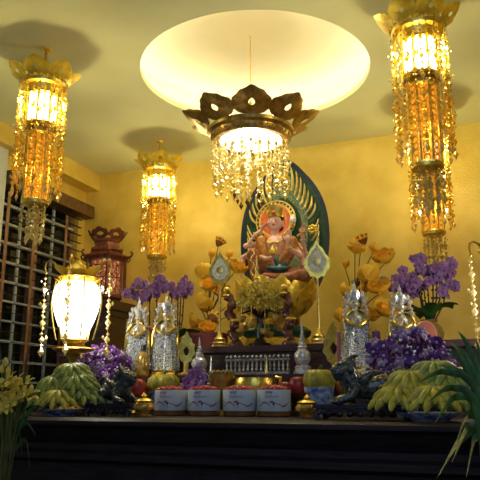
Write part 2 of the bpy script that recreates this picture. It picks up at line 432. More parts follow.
ST_CH = [smesh('crystal_strand', 7 + 2 * i, .024, .0095, 30 + i, True, mats=[CRYW, CRYB if i == 3 else CRYG]) for i in range(4)]
ST_LAMP = smesh('crystal_strand', 13, .0245, .0105, 40, True, mats=[CRYW, CRYW])

# ------------------------------------------------------------------ hanging lanterns
crown_out = flame_outline(.122, .125, 44, 11, .045, .07)
def crown_petal(lean, w=1, hole=True, th=.006, wx=1.0):
    b = MB()
    out = [(x * w * wx, z * w) for x, z in crown_out]; hl = [(x * w, z * w) for x, z in drop_outline(.026, .038, .066)]
    def bend(x, y, z):
        a = lean - .5 * (z / .13 / w) ** 2 * .55
        return (x, -z * math.sin(lean) - y * math.cos(lean) - (x * x) * -3.0, z * math.cos(lean) - y * math.sin(lean) * -1)
    b.plate(out, hl if hole else None, th, bend); return b
PET_L = crown_petal(math.radians(47), .80, True, .006, 1.30).mesh('crown_petal', GOLDD)
def hexprof(b, r0, z0, r1, z1, n=8, th=.0):
    vs = [(r * math.cos(2 * PI * (i + .5) / n), r * math.sin(2 * PI * (i + .5) / n), z) for r, z in ((r0, z0), (r1, z1)) for i in range(n)]
    return b.add(vs, [(i, (i + 1) % n, n + (i + 1) % n, n + i) for i in range(n)])
def lantern(loc, label):
    t = thing('hanging_lantern', label, 'lantern', loc, 0, 'gold crystal lanterns hanging from the ceiling')
    b = MB(); b.lathe([(.024, 0), (.022, -.008), (.008, -.014), (.007, -.03), (.007, -.085), (.018, -.098), (.024, -.112), (.012, -.125)][::-1], 16); b.build('hanging_rod', GOLD, t)
    b = MB(); b.lathe([(.02, -.115), (.055, -.125), (.085, -.155), (.092, -.175), (.108, -.182), (.112, -.20), (.106, -.214), (.088, -.222), (.078, -.252), (.02, -.252)][::-1], 32)
    for i in range(24): a = 2 * PI * i / 24; b.ball((.11 * math.cos(a), .11 * math.sin(a), -.192), .0085, 8, 5)
    b.build('crown_ring', GOLD, t)
    for i in range(7):
        a = 2 * PI * i / 7 + TH
        put('crown_petal', PET_L, t, (.098 * math.sin(a), -.098 * math.cos(a), -.20), (0, 0, a))
    b = MB()
    hexprof(b, .070, -.412, .070, -.252); b.build('upper_shade', LIT, t, 0)
    b = MB(); hexprof(b, .058, -.80, .060, -.46); b.build('lower_shade', AMBER, t, 0)
    b = MB()
    for i in range(8):
        a = 2 * PI * (i + .5) / 8; c_, s_ = math.cos(a), math.sin(a)
        b.tube([(.073 * c_, .073 * s_, -.245), (.073 * c_, .073 * s_, -.42)], .0055, 6)
        b.tube([(.062 * c_, .062 * s_, -.445), (.060 * c_, .060 * s_, -.805)], .005, 6)
    for z, r in ((-.256, .074), (-.412, .074), (-.46, .064), (-.80, .063)):
        b.tube([(r * math.cos(2 * PI * (i + .5) / 8), r * math.sin(2 * PI * (i + .5) / 8), z) for i in range(8)], .006, 6, True)
    b.build('frame', GOLD, t)
    b = MB()
    for i in range(8):
        a0, a1 = 2 * PI * (i + .5) / 8, 2 * PI * (i + 1.5) / 8
        P0 = V((.061 * math.cos(a0), .061 * math.sin(a0), 0)); P1 = V((.061 * math.cos(a1), .061 * math.sin(a1), 0)); d = (P1 - P0).normalized(); mid = (P0 + P1) / 2
        for k in range(12):
            zz = -.480 - .0275 * k
            b.tube([mid + d * (.012 if k % 2 else .015) * math.cos(2 * PI * m / 8) + V((0, 0, zz + .013 * math.sin(2 * PI * m / 8))) for m in range(8)], .0022, 4, True)
    b.build('lattice', GOLD, t)
    b = MB(); b.lathe([(.05, -.468), (.064, -.462), (.066, -.444), (.076, -.436), (.078, -.424), (.07, -.414), (.05, -.412)], 16); b.build('collar', BRASS, t)
    b = MB(); b.lathe([(.01, -.825), (.045, -.823), (.064, -.815), (.066, -.803), (.05, -.798), (.01, -.798)], 16)
    b.build('bottom_ring', GOLD, t)
    for i in range(24):
        a = 2 * PI * i / 24; r = .102 if i % 2 else .112
        put('crystal_strand', ST_LONG[i % 3], t, (r * math.cos(a), r * math.sin(a), -.205), (0, 0, a), (1, 1, .92 if i % 2 else 1.06))
    for i in range(14):
        a = 2 * PI * i / 14; r = (.058, .036, .018)[i % 3]
        put('crystal_fringe', ST_FRINGE[(i * 2) % 3], t, (r * math.cos(a), r * math.sin(a), -.815), (0, 0, a), 1)
    return t
LANT = [((-2.0, 2.44), 'gold crystal lantern hanging before the blinds, closest to the white wall'), ((-2.055, 3.75), 'smallest-looking gold crystal lantern, hanging against plain gold wall above mauve orchids'),
        ((-.215, 2.6), 'largest-looking gold crystal lantern, its crown cut by the top of the photo'), ((-.30, 3.75), 'gold crystal lantern partly hidden behind the largest lantern, its fringe above the orchids')]
lt0 = lantern((*LANT[0][0], ZCEIL), LANT[0][1])
for (p, l) in LANT[1:]: dup(lt0, (*p, ZCEIL), .15, l)
for (p, l) in LANT:
    light('lantern_lamp', 'POINT', (*p, ZCEIL - .34), 23, (1, .87, .38), .04)
    light('lantern_lower_lamp', 'POINT', (*p, ZCEIL - .64), 3.0, (1, .60, .14), .035)

# ------------------------------------------------------------------ lotus chandelier
ZR = 2.645
ch = thing('lotus_chandelier', 'gold lotus crown chandelier with lit disc and crystal strands under the ceiling recess', 'chandelier', (-1.135, 3.05, ZR))
b = MB(); b.lathe([(.165, 0), (.195, -.004), (.207, .012), (.21, .03), (.225, .042), (.228, .058), (.212, .068), (.18, .070), (.165, .06)], 56, cap=False)
for i in range(40): a = 2 * PI * i / 40; b.ball((.205 * math.cos(a), .205 * math.sin(a), .018), .009, 8, 5)
b.build('ring_band', BRASS, ch)
b = MB(); b.lathe([(.168, .004), (.12, -.010), (.001, -.016)], 40, cap=False); b.build('light_disc', DISC, ch)
b = MB(); b.lathe([(.001, .06), (.18, .055)], 40, cap=False); b.build('top_plate', BRASS, ch)
PET_C = crown_petal(math.radians(58), 1.30, True, .007, 1.30).mesh('crown_petal', BRASS)
for i in range(9):
    a = 2 * PI * i / 9 + TH
    put('crown_petal', PET_C, ch, (.212 * math.sin(a), -.212 * math.cos(a), .05), (0, 0, a))
b = MB()
for i in range(3):
    a = 2 * PI * i / 3 + .5; b.tube([(.15 * math.cos(a), .15 * math.sin(a), .06), (0, 0, .22)], .0018, 5)
b.tube([(0, 0, .22), (0, 0, ZCEIL + .22 - ZR)], .003, 6); b.ball((0, 0, .22), .01); b.build('suspension_wires', GOLD, ch)
R = random.Random(3)
for ring, (n, r, ks) in enumerate(((26, .192, (1, 2)), (14, .15, (0, 1)), (9, .10, (2, 3)), (5, .05, (3, 3)))):
    for i in range(n):
        a = 2 * PI * i / n + ring * .3
        put('crystal_strand', ST_CH[ks[i % 2]], ch, (r * math.cos(a), r * math.sin(a), -.004), (0, 0, a), (1, 1, R.uniform(.82, 1.04)))
light('chandelier_lamp', 'POINT', (-1.135, 3.05, ZR + .03), 36, (1, .91, .60), .08)

# ------------------------------------------------------------------ lotus lamps on the altar
def lotus_lamp(loc, label, rz=0):
    t = thing('lotus_lamp', label, 'lamp', loc, rz, 'white globe lotus lamps standing on the altar')
    b = MB(); b.lathe([(.085, 0), (.09, .012), (.06, .022), (.03, .04), (.018, .07), (.024, .10), (.016, .13), (.016, .215), (.03, .235), (.02, .25)], 28); b.build('base', GOLD, t)
    b = MB(); b.lathe([(.02, .245), (.07, .252), (.088, .262), (.078, .268), (.05, .272), (.035, .285), (.06, .30), (.052, .305), (.01, .30)], 32, wav=.03, wn=10)
    b.build('dish', GOLD, t)
    b = MB(); b.lathe([(.040, .298), (.056, .33), (.076, .375), (.091, .42), (.098, .46), (.096, .50), (.084, .53), (.06, .55), (.02, .556)], 32); b.build('globe', GLOBE, t)
    b = MB(); b.lathe([(.02, .548), (.07, .552), (.085, .56), (.06, .575), (.03, .585), (.018, .60), (.022, .615), (.008, .63), (.001, .645)], 28)
    b.build('cap', GOLD, t)
    def pet(u, v):
        w = .040 * math.sin(PI * min(.98, v * .86 + .14)) ** .8 * (1 if v < .8 else 1 - (v - .8) * 3.5)
        return ((u - .5) * 2 * w, -.045 - .075 * v + .012 * v * v, .553 + .012 * math.sin(PI * v) + .050 * v ** 2 + .006 + 5 * ((u - .5) * 2 * w) ** 2)
    b = MB(); b.grid(pet, 6, 8, .002); pm = b.mesh('crown_petal', GOLDD)
    for i in range(12): put('crown_petal', pm, t, (0, 0, 0), (0, 0, 2 * PI * i / 12), 1 if i % 2 else .92)
    b = MB()
    for i in range(6):
        a = 2 * PI * i / 6 + TH; c_, s_ = math.cos(a), math.sin(a)
        b.tube([((.104 - .06 * abs(q / 8 - .62) ** 1.5) * c_ * 1.02, (.104 - .06 * abs(q / 8 - .62) ** 1.5) * s_ * 1.02, .30 + .25 * q / 8) for q in range(9)], .003, 5)
    b.build('globe_ribs', GOLD, t)
    for i in range(4):
        a = 2 * PI * i / 4 + TH; c_, s_ = math.cos(a), math.sin(a)
        b = MB(); pts = [(.05, .565), (.085, .60), (.105, .628), (.122, .636), (.137, .628), (.141, .606), (.136, .588)]
        b.tube([(r * c_, r * s_, z) for r, z in pts], [.005, .005, .0045, .0045, .004, .0035, .003], 6); b.ball((.136 * c_, .136 * s_, .584), .006)
        b.build('hook_arm', GOLD, t)
        put('crystal_strand', ST_LAMP, t, (.136 * c_, .136 * s_, .583), (0, 0, a), (1, 1, .96))
    light('lotus_lamp_bulb', 'POINT', (loc[0], loc[1], loc[2] + .43), 8, (1, .92, .76), .05)
    return t
p = Pv(72, 380, 2.32); lotus_lamp((p.x, 2.32, ZA), 'glowing white bud-shaped lamp under a gold lotus crown in front of the blinds')
p = Pv(519, 380, 2.60); lotus_lamp((p.x, 2.60, ZA), 'lamp mostly beyond the photo edge, its gold hook and crystal chain above dark blade leaves')

# ------------------------------------------------------------------ carved wooden lantern on its pedestal
p = Pv(107, 300, 3.86); zP = 1.965
b = MB()
for (r, z0, z1) in ((.16, 0, .06), (.125, .06, .12), (.11, .12, zP - .10), (.125, zP - .10, zP - .06), (.155, zP - .06, zP)):
    b.box((0, 0, (z0 + z1) / 2), (2 * r, 2 * r, z1 - z0))
o = b.build('pedestal', DWOOD); o.location = (p.x - .02, 3.86, 0); tag(o, 'dark square wooden pedestal under the carved wooden lantern', 'pedestal')
wl = thing('wooden_lantern', 'carved red-brown wooden palace lantern with glowing panels beside the blinds', 'lantern', (p.x - .02, 3.86, zP), .1, None)
def hexring(b, prof, n=6):
    vs = [(r * math.cos(2 * PI * i / n), r * math.sin(2 * PI * i / n), z) for r, z in prof for i in range(n)]
    fs = [(j * n + i, j * n + (i + 1) % n, (j + 1) * n + (i + 1) % n, (j + 1) * n + i) for j in range(len(prof) - 1) for i in range(n)]
    fs += [tuple(range(n))[::-1], tuple((len(prof) - 1) * n + i for i in range(n))]
    return b.add(vs, fs)
b = MB(); hexring(b, [(.10, 0), (.10, .02), (.13, .03), (.13, .05), (.115, .06)]); b.build('base', LWOOD, wl)
b = MB()
vs = [(.112 * math.cos(2 * PI * i / 6), .112 * math.sin(2 * PI * i / 6), z) for z in (.06, .285) for i in range(6)]
b.add(vs, [(i, (i + 1) % 6, 6 + (i + 1) % 6, 6 + i) for i in range(6)]); b.build('glass_panels', WLAMP, wl, 0)
b = MB()
for i in range(6):
    a = 2 * PI * i / 6; c_, s_ = math.cos(a), math.sin(a)
    b.tube([(.118 * c_, .118 * s_, .05), (.118 * c_, .118 * s_, .30)], .009, 6)
    b.tube([(.15 * c_, .15 * s_, .30), (.15 * c_, .15 * s_, .12), (.155 * c_, .155 * s_, .10), (.15 * c_, .15 * s_, .08)], [.006, .006, .009, .003], 6)
    a2 = 2 * PI * (i + 1) / 6
    P0 = Vector((.114 * c_, .114 * s_, 0)); P1 = Vector((.114 * math.cos(a2), .114 * math.sin(a2), 0))
    for z in (.09, .17, .255): b.tube([P0 + Vector((0, 0, z)), P1 + Vector((0, 0, z))], .004, 5)
    for k in (1, 2):
        q = P0.lerp(P1, k / 3); b.tube([q + Vector((0, 0, .06)), q + Vector((0, 0, .285))], .0035, 5)
    for k in range(3):   # carved rosettes on each panel
        q = P0.lerp(P1, (k + .5) / 3) + Vector((0, 0, .13 + .08 * (k % 2)))
        d = (P1 - P0).normalized(); b.tube([q + d * .017 * math.cos(2 * PI * m / 10) + Vector((0, 0, .026 * math.sin(2 * PI * m / 10))) for m in range(10)], .0032, 5, True)
b.build('carved_frame', LWOOD, wl)
b = MB(); hexring(b, [(.12, .285), (.155, .295), (.175, .315), (.16, .325), (.13, .335), (.115, .355), (.125, .36), (.125, .375), (.10, .385), (.09, .42), (.10, .43), (.10, .445), (.06, .45)]); b.build('tiered_roof', LWOOD, wl)
for i in range(6):
    a = 2 * PI * i / 6; c_, s_ = math.cos(a), math.sin(a)
    b = MB(); b.tube([(.16 * c_, .16 * s_, .31), (.185 * c_, .185 * s_, .318), (.198 * c_, .198 * s_, .338), (.188 * c_, .188 * s_, .352), (.178 * c_, .178 * s_, .343)], [.008, .008, .007, .006, .004], 7)
    b.build('scroll_hook', LWOOD, wl)
    am = 2 * PI * (i + .5) / 6
    b = MB(); out = [(x * 1.05, z * .72) for x, z in flame_outline(.115, .115, 32, 7, .07, .1)]; hl = [(x, z * 1.0) for x, z in drop_outline(.05, .03, .043, 32)]
    b.plate(out, hl, .008, lambda x, y, z: (x * (1 + z * 1.5), -.085 - z * .55 - y, .435 + z * .85)); o = b.build('crest_panel', LWOOD, wl); o.rotation_euler = (0, 0, am + PI / 2)
b = MB(); b.ball((0, -.05, .095), (.017, .017, .022), 12, 8); b.build('bulb', BULB, wl)
light('wooden_lantern_lamp', 'POINT', (p.x - .02, 3.86, zP + .18), 3, (1, .62, .30), .04)

# ------------------------------------------------------------------ seated statue
SU, SV = -1.07, 3.25
def S(px, py, dv=0.): q = Pv(px, py, SV + dv); return Vector((q.x - SU, q.y - SV, q.z))
# base cushions
ped = thing('statue_plinth', 'stepped plinth of yellow brocade and green petals under the gold lotus throne', 'plinth', (SU, SV, ZT))
b = MB(); b.lathe([(.155, 0), (.165, .01), (.165, .06), (.15, .07)], 40); b.build('yellow_tier', YELC, ped)
b = MB(); b.lathe([(.15, .07), (.17, .085), (.175, .105), (.15, .125), (.11, .135)], 40, wav=.04, wn=16); b.build('green_petal_tier', GRNC, ped)
b = MB(); b.lathe([(.10, .13), (.085, .15), (.085, .165), (.10, .175)], 32); b.build('waist', GOLD, ped)
lth = thing('lotus_throne', 'gold lotus throne with three rows of petals beneath the seated statue', 'throne', (SU, SV, ZT + .175))
b = MB(); b.lathe([(.07, 0), (.13, .02), (.175, .06), (.19, .12), (.195, .165), (.15, .172), (.001, .175)], 48); b.build('seat_drum', GOLD, lth)
def lp(h, w, r0, lean):
    def f(u, v):
        ww = w * (math.sin(PI * (.18 + .82 * v) * .5 + 0) if v < .55 else 1) * (1 if v < .55 else max(.02, 1 - ((v - .55) / .45) ** 1.8))
        x = (u - .5) * 2 * ww
        out = r0 + lean * v - (x * x) * 4.2 + .012 * math.sin(PI * v)
        return (x, -out, h * v)
    b = MB(); b.grid(f, 8, 10, .004); return b.mesh('petal', GOLDD)
for (cnt, h, w, r0, lean, z, off) in ((14, .135, .052, .168, .055, .06, 0), (14, .12, .05, .155, .06, .025, .5), (12, .085, .05, .11, .09, 0.0, .25)):
    me = lp(h, w, r0, lean)
    for i in range(cnt): put('petal', me, lth, (0, 0, z), (0, 0, 2 * PI * (i + off) / cnt))
# halo
hz0, hz1 = Pv(280, 316, 3.54).z, Pv(281, 164, 3.54).z
hu = Pv(284, 250, 3.54).x; HW, HH = .262, hz1 - hz0
hal = thing('statue_halo', 'tall green and blue oval halo panel with gold rays behind the seated statue', 'halo', (hu, 3.54, hz0))
def egg(w, h, zc, n=64, pt=.10):
    o = []
    for i in range(n):
        a = 2 * PI * i / n - PI / 2; z = math.sin(a); x = math.cos(a) * w
        if z > .3: x *= 1 - pt * ((z - .3) / .7) ** 2 * 2
        o.append((x, zc + z * h / 2 + (pt * .25 * h * max(0, z - .85) / .15 if z > .85 else 0)))
    return o
b = MB(); b.M = rot(-.04, 0, 0); b.plate(egg(HW, HH, HH / 2), None, .025); b.build('back_panel', HALOG, hal)
def hplate(name, w, h, zc, y, m, inner=None, n=64, pt=.1):
    b = MB(); b.M = T(0, y, 0) @ rot(-.04, 0, 0); b.plate(egg(w, h, zc, n, pt), egg(*inner, n, pt) if inner else None, .012); return b.build(name, m, hal)
hplate('blue_rim', HW * 1.02, HH * 1.02, HH / 2, -.012, HALOB, (HW * .93, HH * .94, HH / 2))
hplate('scroll_field', HW * .56, HH * .74, HH * .55, -.014, HALOT, (HW * .42, HH * .42, HH * .55))
HC = S(276, 221, .26); hcz = HC.z - hz0; hcx = HC.x + SU - hu
b = MB(); b.M = T(hcx, -.03, hcz); b.plate([(.092 * math.cos(2 * PI * i / 40), .092 * math.sin(2 * PI * i / 40)) for i in range(40)], None, .012); b.build('head_disc', HALOR, hal)
b = MB()
for r, q in ((.096, .008), (.118, .005)): b.tube([(hcx + r * math.cos(2 * PI * i / 40), -.036, hcz + r * math.sin(2 * PI * i / 40)) for i in range(40)], q, 6, True)
for i in range(28): a = 2 * PI * i / 28; b.ball((hcx + .107 * math.cos(a), -.036, hcz + .107 * math.sin(a)), .006, 6, 4)
b.build('head_ring', GOLDL, hal)
def ray_bar(s, root, ctl, tip, w):
    b = MB(); pts = []; rad = []
    for q in range(10):
        t = q / 9; x = (1 - t) ** 2 * root[0] + 2 * t * (1 - t) * ctl[0] + t * t * tip[0]; z = (1 - t) ** 2 * root[1] + 2 * t * (1 - t) * ctl[1] + t * t * tip[1]
        pts.append((s * x, -.020 - .010 * (z / HH), z * HH)); rad.append(w * (.35 + .65 * math.sin(PI * (.15 + .8 * t))) if t < .98 else w * .2)
    b.tube(pts, rad, 6); b.build('gold_ray', GOLDL, hal)
for s in (-1, 1):
    for j in range(7):      # upper feathers rise outward from the scroll field to the rim
        f = j / 6; root = (.060 + .095 * f, .80 - .20 * f); tip = (.055 + .145 * f ** .8, 1.0 - .03 - .27 * f)
        ray_bar(s, root, ((root[0] + tip[0]) / 2 + .022, root[1] + (tip[1] - root[1]) * .35), tip, .0078)
    for j in range(5):      # lower feathers beside the shoulders
        f = j / 4; root = (.165 + .018 * f, .50 - .17 * f); tip = (.215 + .005 * f - .01 * f * f, .60 - .17 * f)
        ray_bar(s, root, ((root[0] + tip[0]) / 2 + .012, root[1] + .03), tip, .0065)
b = MB(); b.box((0, 0, (ZT - hz0) / 2 + .03), (.16, .05, hz0 - ZT + .06)); b.box((0, -.0, ZT - hz0 + .012), (.24, .12, .024)); b.build('support_foot', DWOOD, hal)
# figure
fig = thing('seated_statue', 'painted six-armed seated bodhisattva statue in russet robe and gold crown', 'statue', (SU, SV, 0))
b = MB()
HD = S(275.3, 222.5, -.045); HR = .036
b.ball(HD, (.039, .042, .050), 16, 12); b.ball(HD + Vector((0, -.006, -.022)), (.031, .034, .028), 14, 9)
fx = Vector((.06, -1, -.10)).normalized(); rx_ = Vector((1, .06, 0)).normalized(); ux_ = Vector((0, 0, 1))
def HF(a, c, d=.0, e=0): return HD + fx * (.040 + d) + rx_ * a + ux_ * c
b.tube([HF(0, .010), HF(0, -.004, .004), HF(0, -.010, .006)], [.003, .0045, .006], 6)     # nose
b.ball(HF(0, -.010, .004), .006, 8, 6); b.ball(HF(0, -.033, -.008), .010, 8, 6)
for s in (-1, 1):
    b.ball(HD + rx_ * s * .040 + ux_ * -.010 + fx * -.004, (.008, .010, .022), 8, 7)         # long-lobed ears
NK = S(274, 236, -.04); CH = S(277, 247, -.04); BL = S(278, 266, -.03)
limb(b, [HD + Vector((0, .006, -.03)), NK, CH], [.022, .022, .04])
b.ball(CH, (.078, .048, .045)); limb(b, [CH, BL], [.066, .062])
shL, shR = S(264, 243, -.04), S(293, 244, -.04)
ARMS = [
    [shL, S(246, 246, -.06), S(255, 235, -.075), S(260.5, 231, -.07)],
    [shL + Vector((.005, -.01, -.01)), S(257, 257, -.10), S(267, 259, -.15)],
    [shL + Vector((-.005, .02, -.01)), S(243, 258, .02), S(243, 267, -.0)],
    [shR, S(300, 255, -.09), S(289, 248, -.14), S(288, 243, -.15)],
    [shR + Vector((.01, .02, 0)), S(306, 254, 0), S(303, 240, -.04), S(302.5, 235, -.05)],
    [shR + Vector((.005, 0, -.01)), S(302, 258, -.02), S(304.5, 273, -.07)],
]
for A in ARMS:
    limb(b, A, [.021, .016, .0115, .0105] if len(A) == 4 else [.021, .016, .0115])
def hand(wr, d, nrm, curl, s=.95):
    """palm, four unequal bent fingers, side thumb"""
    d = d.normalized(); nrm = (nrm - d * nrm.dot(d)).normalized(); w = d.cross(nrm)
    pc = wr + d * .020 * s
    limb(b, [wr, pc + w * .006, pc + d * .008], [.010 * s, .0115 * s, .010 * s], 8); b.ball(pc - w * .006, .010 * s, 8, 6)
    for k, L in enumerate((.032, .037, .034, .026)):
        o_ = pc + d * .012 * s + w * (-.0125 + .0083 * k) * s
        m1 = o_ + (d + nrm * curl * .3).normalized() * L * .5 * s; m2 = m1 + (d + nrm * curl).normalized() * L * .5 * s
        limb(b, [o_, m1, m2], [.0046 * s, .0042 * s, .0034 * s], 6)
    tb = wr + d * .012 * s - w * .010 * s; tm = tb + (d - w * 1.2).normalized() * .014 * s
    limb(b, [tb, tm, tm + (d - w * .4 + nrm * .3).normalized() * .013 * s], [.006 * s, .005 * s, .004 * s], 6)
V = Vector
hand(ARMS[0][-1], V((.55, .15, .85)), V((.8, .1, -.5)), .7)
hand(ARMS[1][-1], V((1, -.25, .05)), V((0, 0, 1)), .9)
hand(ARMS[2][-1], V((-.2, -.2, -1)), V((1, 0, 0)), .5)
hand(ARMS[3][-1], V((.1, -.05, 1)), V((0, -1, 0)), .2, 1.05)
hand(ARMS[4][-1], V((.1, -.2, 1)), V((.7, -.5, 0)), .9)
hand(ARMS[5][-1], V((.1, -.35, -.9)), V((0, -1, .2)), .4)
FT = S(264, 279, -.15); limb(b, [S(257, 277, -.13), FT, FT + V((.028, -.025, -.004))], [.016, .015, .011])
for k in range(5): limb(b, [FT + V((.026, -.024 + .0 * k, -.004)) + V((.008, .009, 0)) * (k - 2) * .7, FT + V((.042 - .003 * abs(k - 1), -.036, -.006)) + V((.008, .009, 0)) * (k - 2) * .7], [.0055, .004], 6)
F2 = S(277, 279, -.17); limb(b, [F2 + V((.03, .01, 0)), F2, F2 + V((-.03, -.004, -.006))], [.013, .013, .009])
fused('body', b, SKIN, .0032, 3, fig)
# clothes
b = MB()
limb(b, [S(268, 273, -.06), S(253, 255, -.12)], [.046, .036]); limb(b, [S(253, 255, -.12), S(256, 277, -.13)], [.036, .028])
limb(b, [S(286, 274, -.04), S(304, 275, -.12)], [.046, .036]); limb(b, [S(304, 275, -.12), S(284, 278, -.16)], [.034, .026])
b.ball(S(278, 274, -.03), (.085, .075, .035)); limb(b, [S(265, 276, -.15), S(278, 277, -.17), S(290, 277, -.17)], [.018, .020, .02])
fused('skirt_robe', b, ROBE, .005, 5, fig)
b = MB()
for (a_, c_, s1) in ((shL, CH + V((-.02, -.035, -.03)), -1), (shR, CH + V((.035, -.035, -.03)), 1)):
    limb(b, [CH + V((.048 * s1, -.012, .034)), a_ + V((s1 * .002, -.026, .004)), a_ + V((s1 * .012, -.024, -.03))], [.024, .034, .030])
    limb(b, [a_ + V((-s1 * .002, -.034, -.01)), a_ + V((-s1 * .012, -.042, -.06)), BL + V((s1 * .046, -.050, .01))], [.030, .032, .034])
b.ball(CH + V((0, .022, -.02)), (.076, .040, .07))
fused('shoulder_shawl', b, mat('shawl_amber', (.42, .17, .03), .42, .15, noise=.35, nscale=50), .0045, 5, fig)
b = MB(); b.ball(S(281, 261, -.085), (.036, .022, .036)); limb(b, [S(274, 257, -.085), S(281, 268, -.10), S(292, 252, -.085)], [.012, .016, .014]); limb(b, [S(283, 262, -.095), S(288, 250, -.09)], [.016, .014]); limb(b, [S(267, 268, -.10), S(277, 269, -.115), S(288, 268, -.10)], [.011, .015, .011])
fused('teal_sash', b, TEAL, .004, 4, fig)
b = MB(); b.ball(HD + V((.004, .012, .016)), (.041, .040, .044)); b.ball(HD + V((.006, .02, -.0)), (.040, .030, .05)); b.ball(HD + V((.006, .01, .064)), (.02, .02, .026))
b.build('hair', HAIR, fig)
b = MB()
cz = HD + V((.003, .004, .022)); b.lathe([(.043, 0), (.046, .004), (.044, .014), (.042, .018)], 28, cz, cap=False)
for i in range(9):
    a = -PI / 2 + .06 + (i - 4) * .42; h_ = .044 - .006 * abs(i - 4)
    b.M = T(*(cz + V((.043 * math.cos(a), .043 * math.sin(a), .008)))) @ rot(0, 0, a + PI / 2) @ rot(.12, 0, 0)
    b.plate(flame_outline(.030, h_ * 1.3, 20, 5, .05, .1), None, .004)
b.M = Matrix(); b.build('crown', GOLD, fig)
b = MB(); b.ball(cz + fx * .050 + V((0, 0, .024)), (.013, .006, .012), 10, 7); b.build('crown_jewel', HALOR, fig)
b = MB()
for s in (-1, 1):
    b.tube([HF(s * .005, .006, .0015), HF(s * .013, .0035, -.0005), HF(s * .021, .005, -.007)], [.0008, .0015, .0008], 5)
    b.tube([HF(s * .004, .015, -.001), HF(s * .013, .019, -.003), HF(s * .023, .014, -.010)], [.0008, .0012, .0007], 5)
b.build('eyes_and_brows', HAIR, fig)
b = MB(); b.tube([HF(-.0085, -.0200, -.0025), HF(-.003, -.0185, .0015), HF(.003, -.0185, .0015), HF(.0085, -.0200, -.0025)], [.0012, .0024, .0024, .0012], 6); b.build('lips', RED, fig)
for A in ARMS:
    for (i0, t_) in ((0, .62), (len(A) - 2, .62 if len(A) == 3 else .05)):
        b = MB(); c_ = A[i0].lerp(A[i0 + 1], t_); d = (A[i0 + 1] - A[i0]).normalized(); w = d.orthogonal().normalized(); w2 = d.cross(w)
        rr = .0205 if i0 == 0 else .0145
        b.tube([c_ + (w * math.cos(2 * PI * k / 14) + w2 * math.sin(2 * PI * k / 14)) * rr for k in range(14)], .0035, 5, True)
        b.build('bracelet', GOLD, fig)
b = MB()
nk = lambda k: V((CH.x, NK.y, NK.z)) + V((.046 * math.cos(PI + PI * k / 12), -.014 - .056 * math.sin(PI * k / 12), -.020 - .030 * math.sin(PI * k / 12)))
b.tube([nk(k) for k in range(13)], .0035, 6)
for k in range(13): b.ball(nk(k) + V((0, -.002, -.006)), .0052, 6, 5)
KN = S(253, 256, -.16)
for k in range(14): b.ball(KN + V((.008 * math.sin(k), -.004 - .0008 * k, -.010 * k + .03)), .0052, 6, 5)
b.build('necklace_and_beads', GOLDL, fig)
b = MB(); jp = S(272.5, 252, -.185); b.lathe([(.004, -.018), (.016, -.012), (.018, 0), (.014, .012), (.006, .024), (.001, .034)], 16, jp); b.tube([jp + V((0, .006, -.016)), jp + V((-.022, .008, .0)), jp + V((-.016, .008, .03)), jp + V((0, .008, .052)), jp + V((.016, .008, .03)), jp + V((.022, .008, 0)), jp + V((0, .006, -.016))], .004, 6)
tag(b.build('flaming_jewel', GOLD), 'gold flame-edged jewel held at the chest of the seated statue', 'jewel').location = (SU, SV, 0)
b = MB(); wp = S(303, 232, -.065); b.tube([wp + V((-.03, -.005, -.02)), wp, wp + V((.05, .005, .012)), wp + V((.085, .01, -.006))], .004, 6)
for k in range(8): a = 2 * PI * k / 8; b.ball(wp + V((.052 + .018 * math.cos(a), -.002, .010 + .018 * math.sin(a))), .009, 8, 6)
b.ball(wp + V((.052, -.008, .01)), .010, 8, 6)
tag(b.build('ritual_wheel', GOLD), 'small gold wheel on a rod in a raised hand of the seated statue', 'ritual object').location = (SU, SV, 0)
b = MB(); q0 = S(289, 238, -.155); q1 = S(293, 220, -.11); b.tube([q0 + V((.004, .0, -.03)), q0, q0.lerp(q1, .6) + V((.01, 0, 0)), q1], .003, 6); b.k = 1; b.ball(q1, (.017, .014, .019), 12, 8); b.octa(q1 + V((0, 0, .018)), .010, .018)
tag(b.build('lotus_bud', [STEM, WHT]), 'white lotus bud on a stalk rising from a hand of the seated statue', 'flower').location = (SU, SV, 0)

# ------------------------------------------------------------------ leaf-shaped finials on poles
def leaf_pole(px, ytop, ybase, v, label, sc=1):
    p = Pv(px, ybase, v)
    t = thing('leaf_banner', label, 'ornament', (p.x, v, ZT), .2, 'silver and gold leaf ornaments on poles beside the statue')
    top = Pv(px, ytop, v).z - ZT; hl = .168 * sc
    b = MB(); b.lathe([(.042, 0), (.044, .010), (.034, .016), (.036, .026), (.026, .034), (.028, .044), (.016, .055), (.010, .075), (.0055, .08), (.0055, top - hl + .03)], 24); b.build('stand_pole', GOLDL, t)
    def out(f, n=48):
        o = []
        for i in range(n):
            a = 2 * PI * i / n - PI / 2; z = math.sin(a); x = math.cos(a)
            if z > -.3: x *= max(.03, 1 - ((z + .3) / 1.3) ** 1.35)
            k = 1 + .05 * math.cos(12 * a)
            o.append((x * .072 * sc * f * k * .80, top - hl * .58 + (z * hl * .5 + (z > .9) * (z - .9) * .2 * hl) * f * k))
        return o
    b = MB(); b.plate(out(1), out(.74), .012); b.build('leaf_rim', GOLD, t)
    b = MB(); b.plate(out(.76), None, .008); b.build('leaf_face', JEWELS, t)
    b = MB(); b.lathe([(.001, -.008), (.010, -.007), (.014, 0), (.017, 0), (.018, .003), (.001, .006)], 20); b.M = Matrix(); o = b.build('boss', GOLDL, t); o.location = (0, -.006, top - hl * .66); o.rotation_euler = (PI / 2, 0, 0)
leaf_pole(219.5, 248, 351, 2.88, 'silver and gold leaf ornament on a pole amid the golden lotus flowers, shorter of two')
leaf_pole(319.5, 236, 351, 2.88, 'silver and gold leaf ornament on a pole against the bare gold wall, taller of two', 1.08)

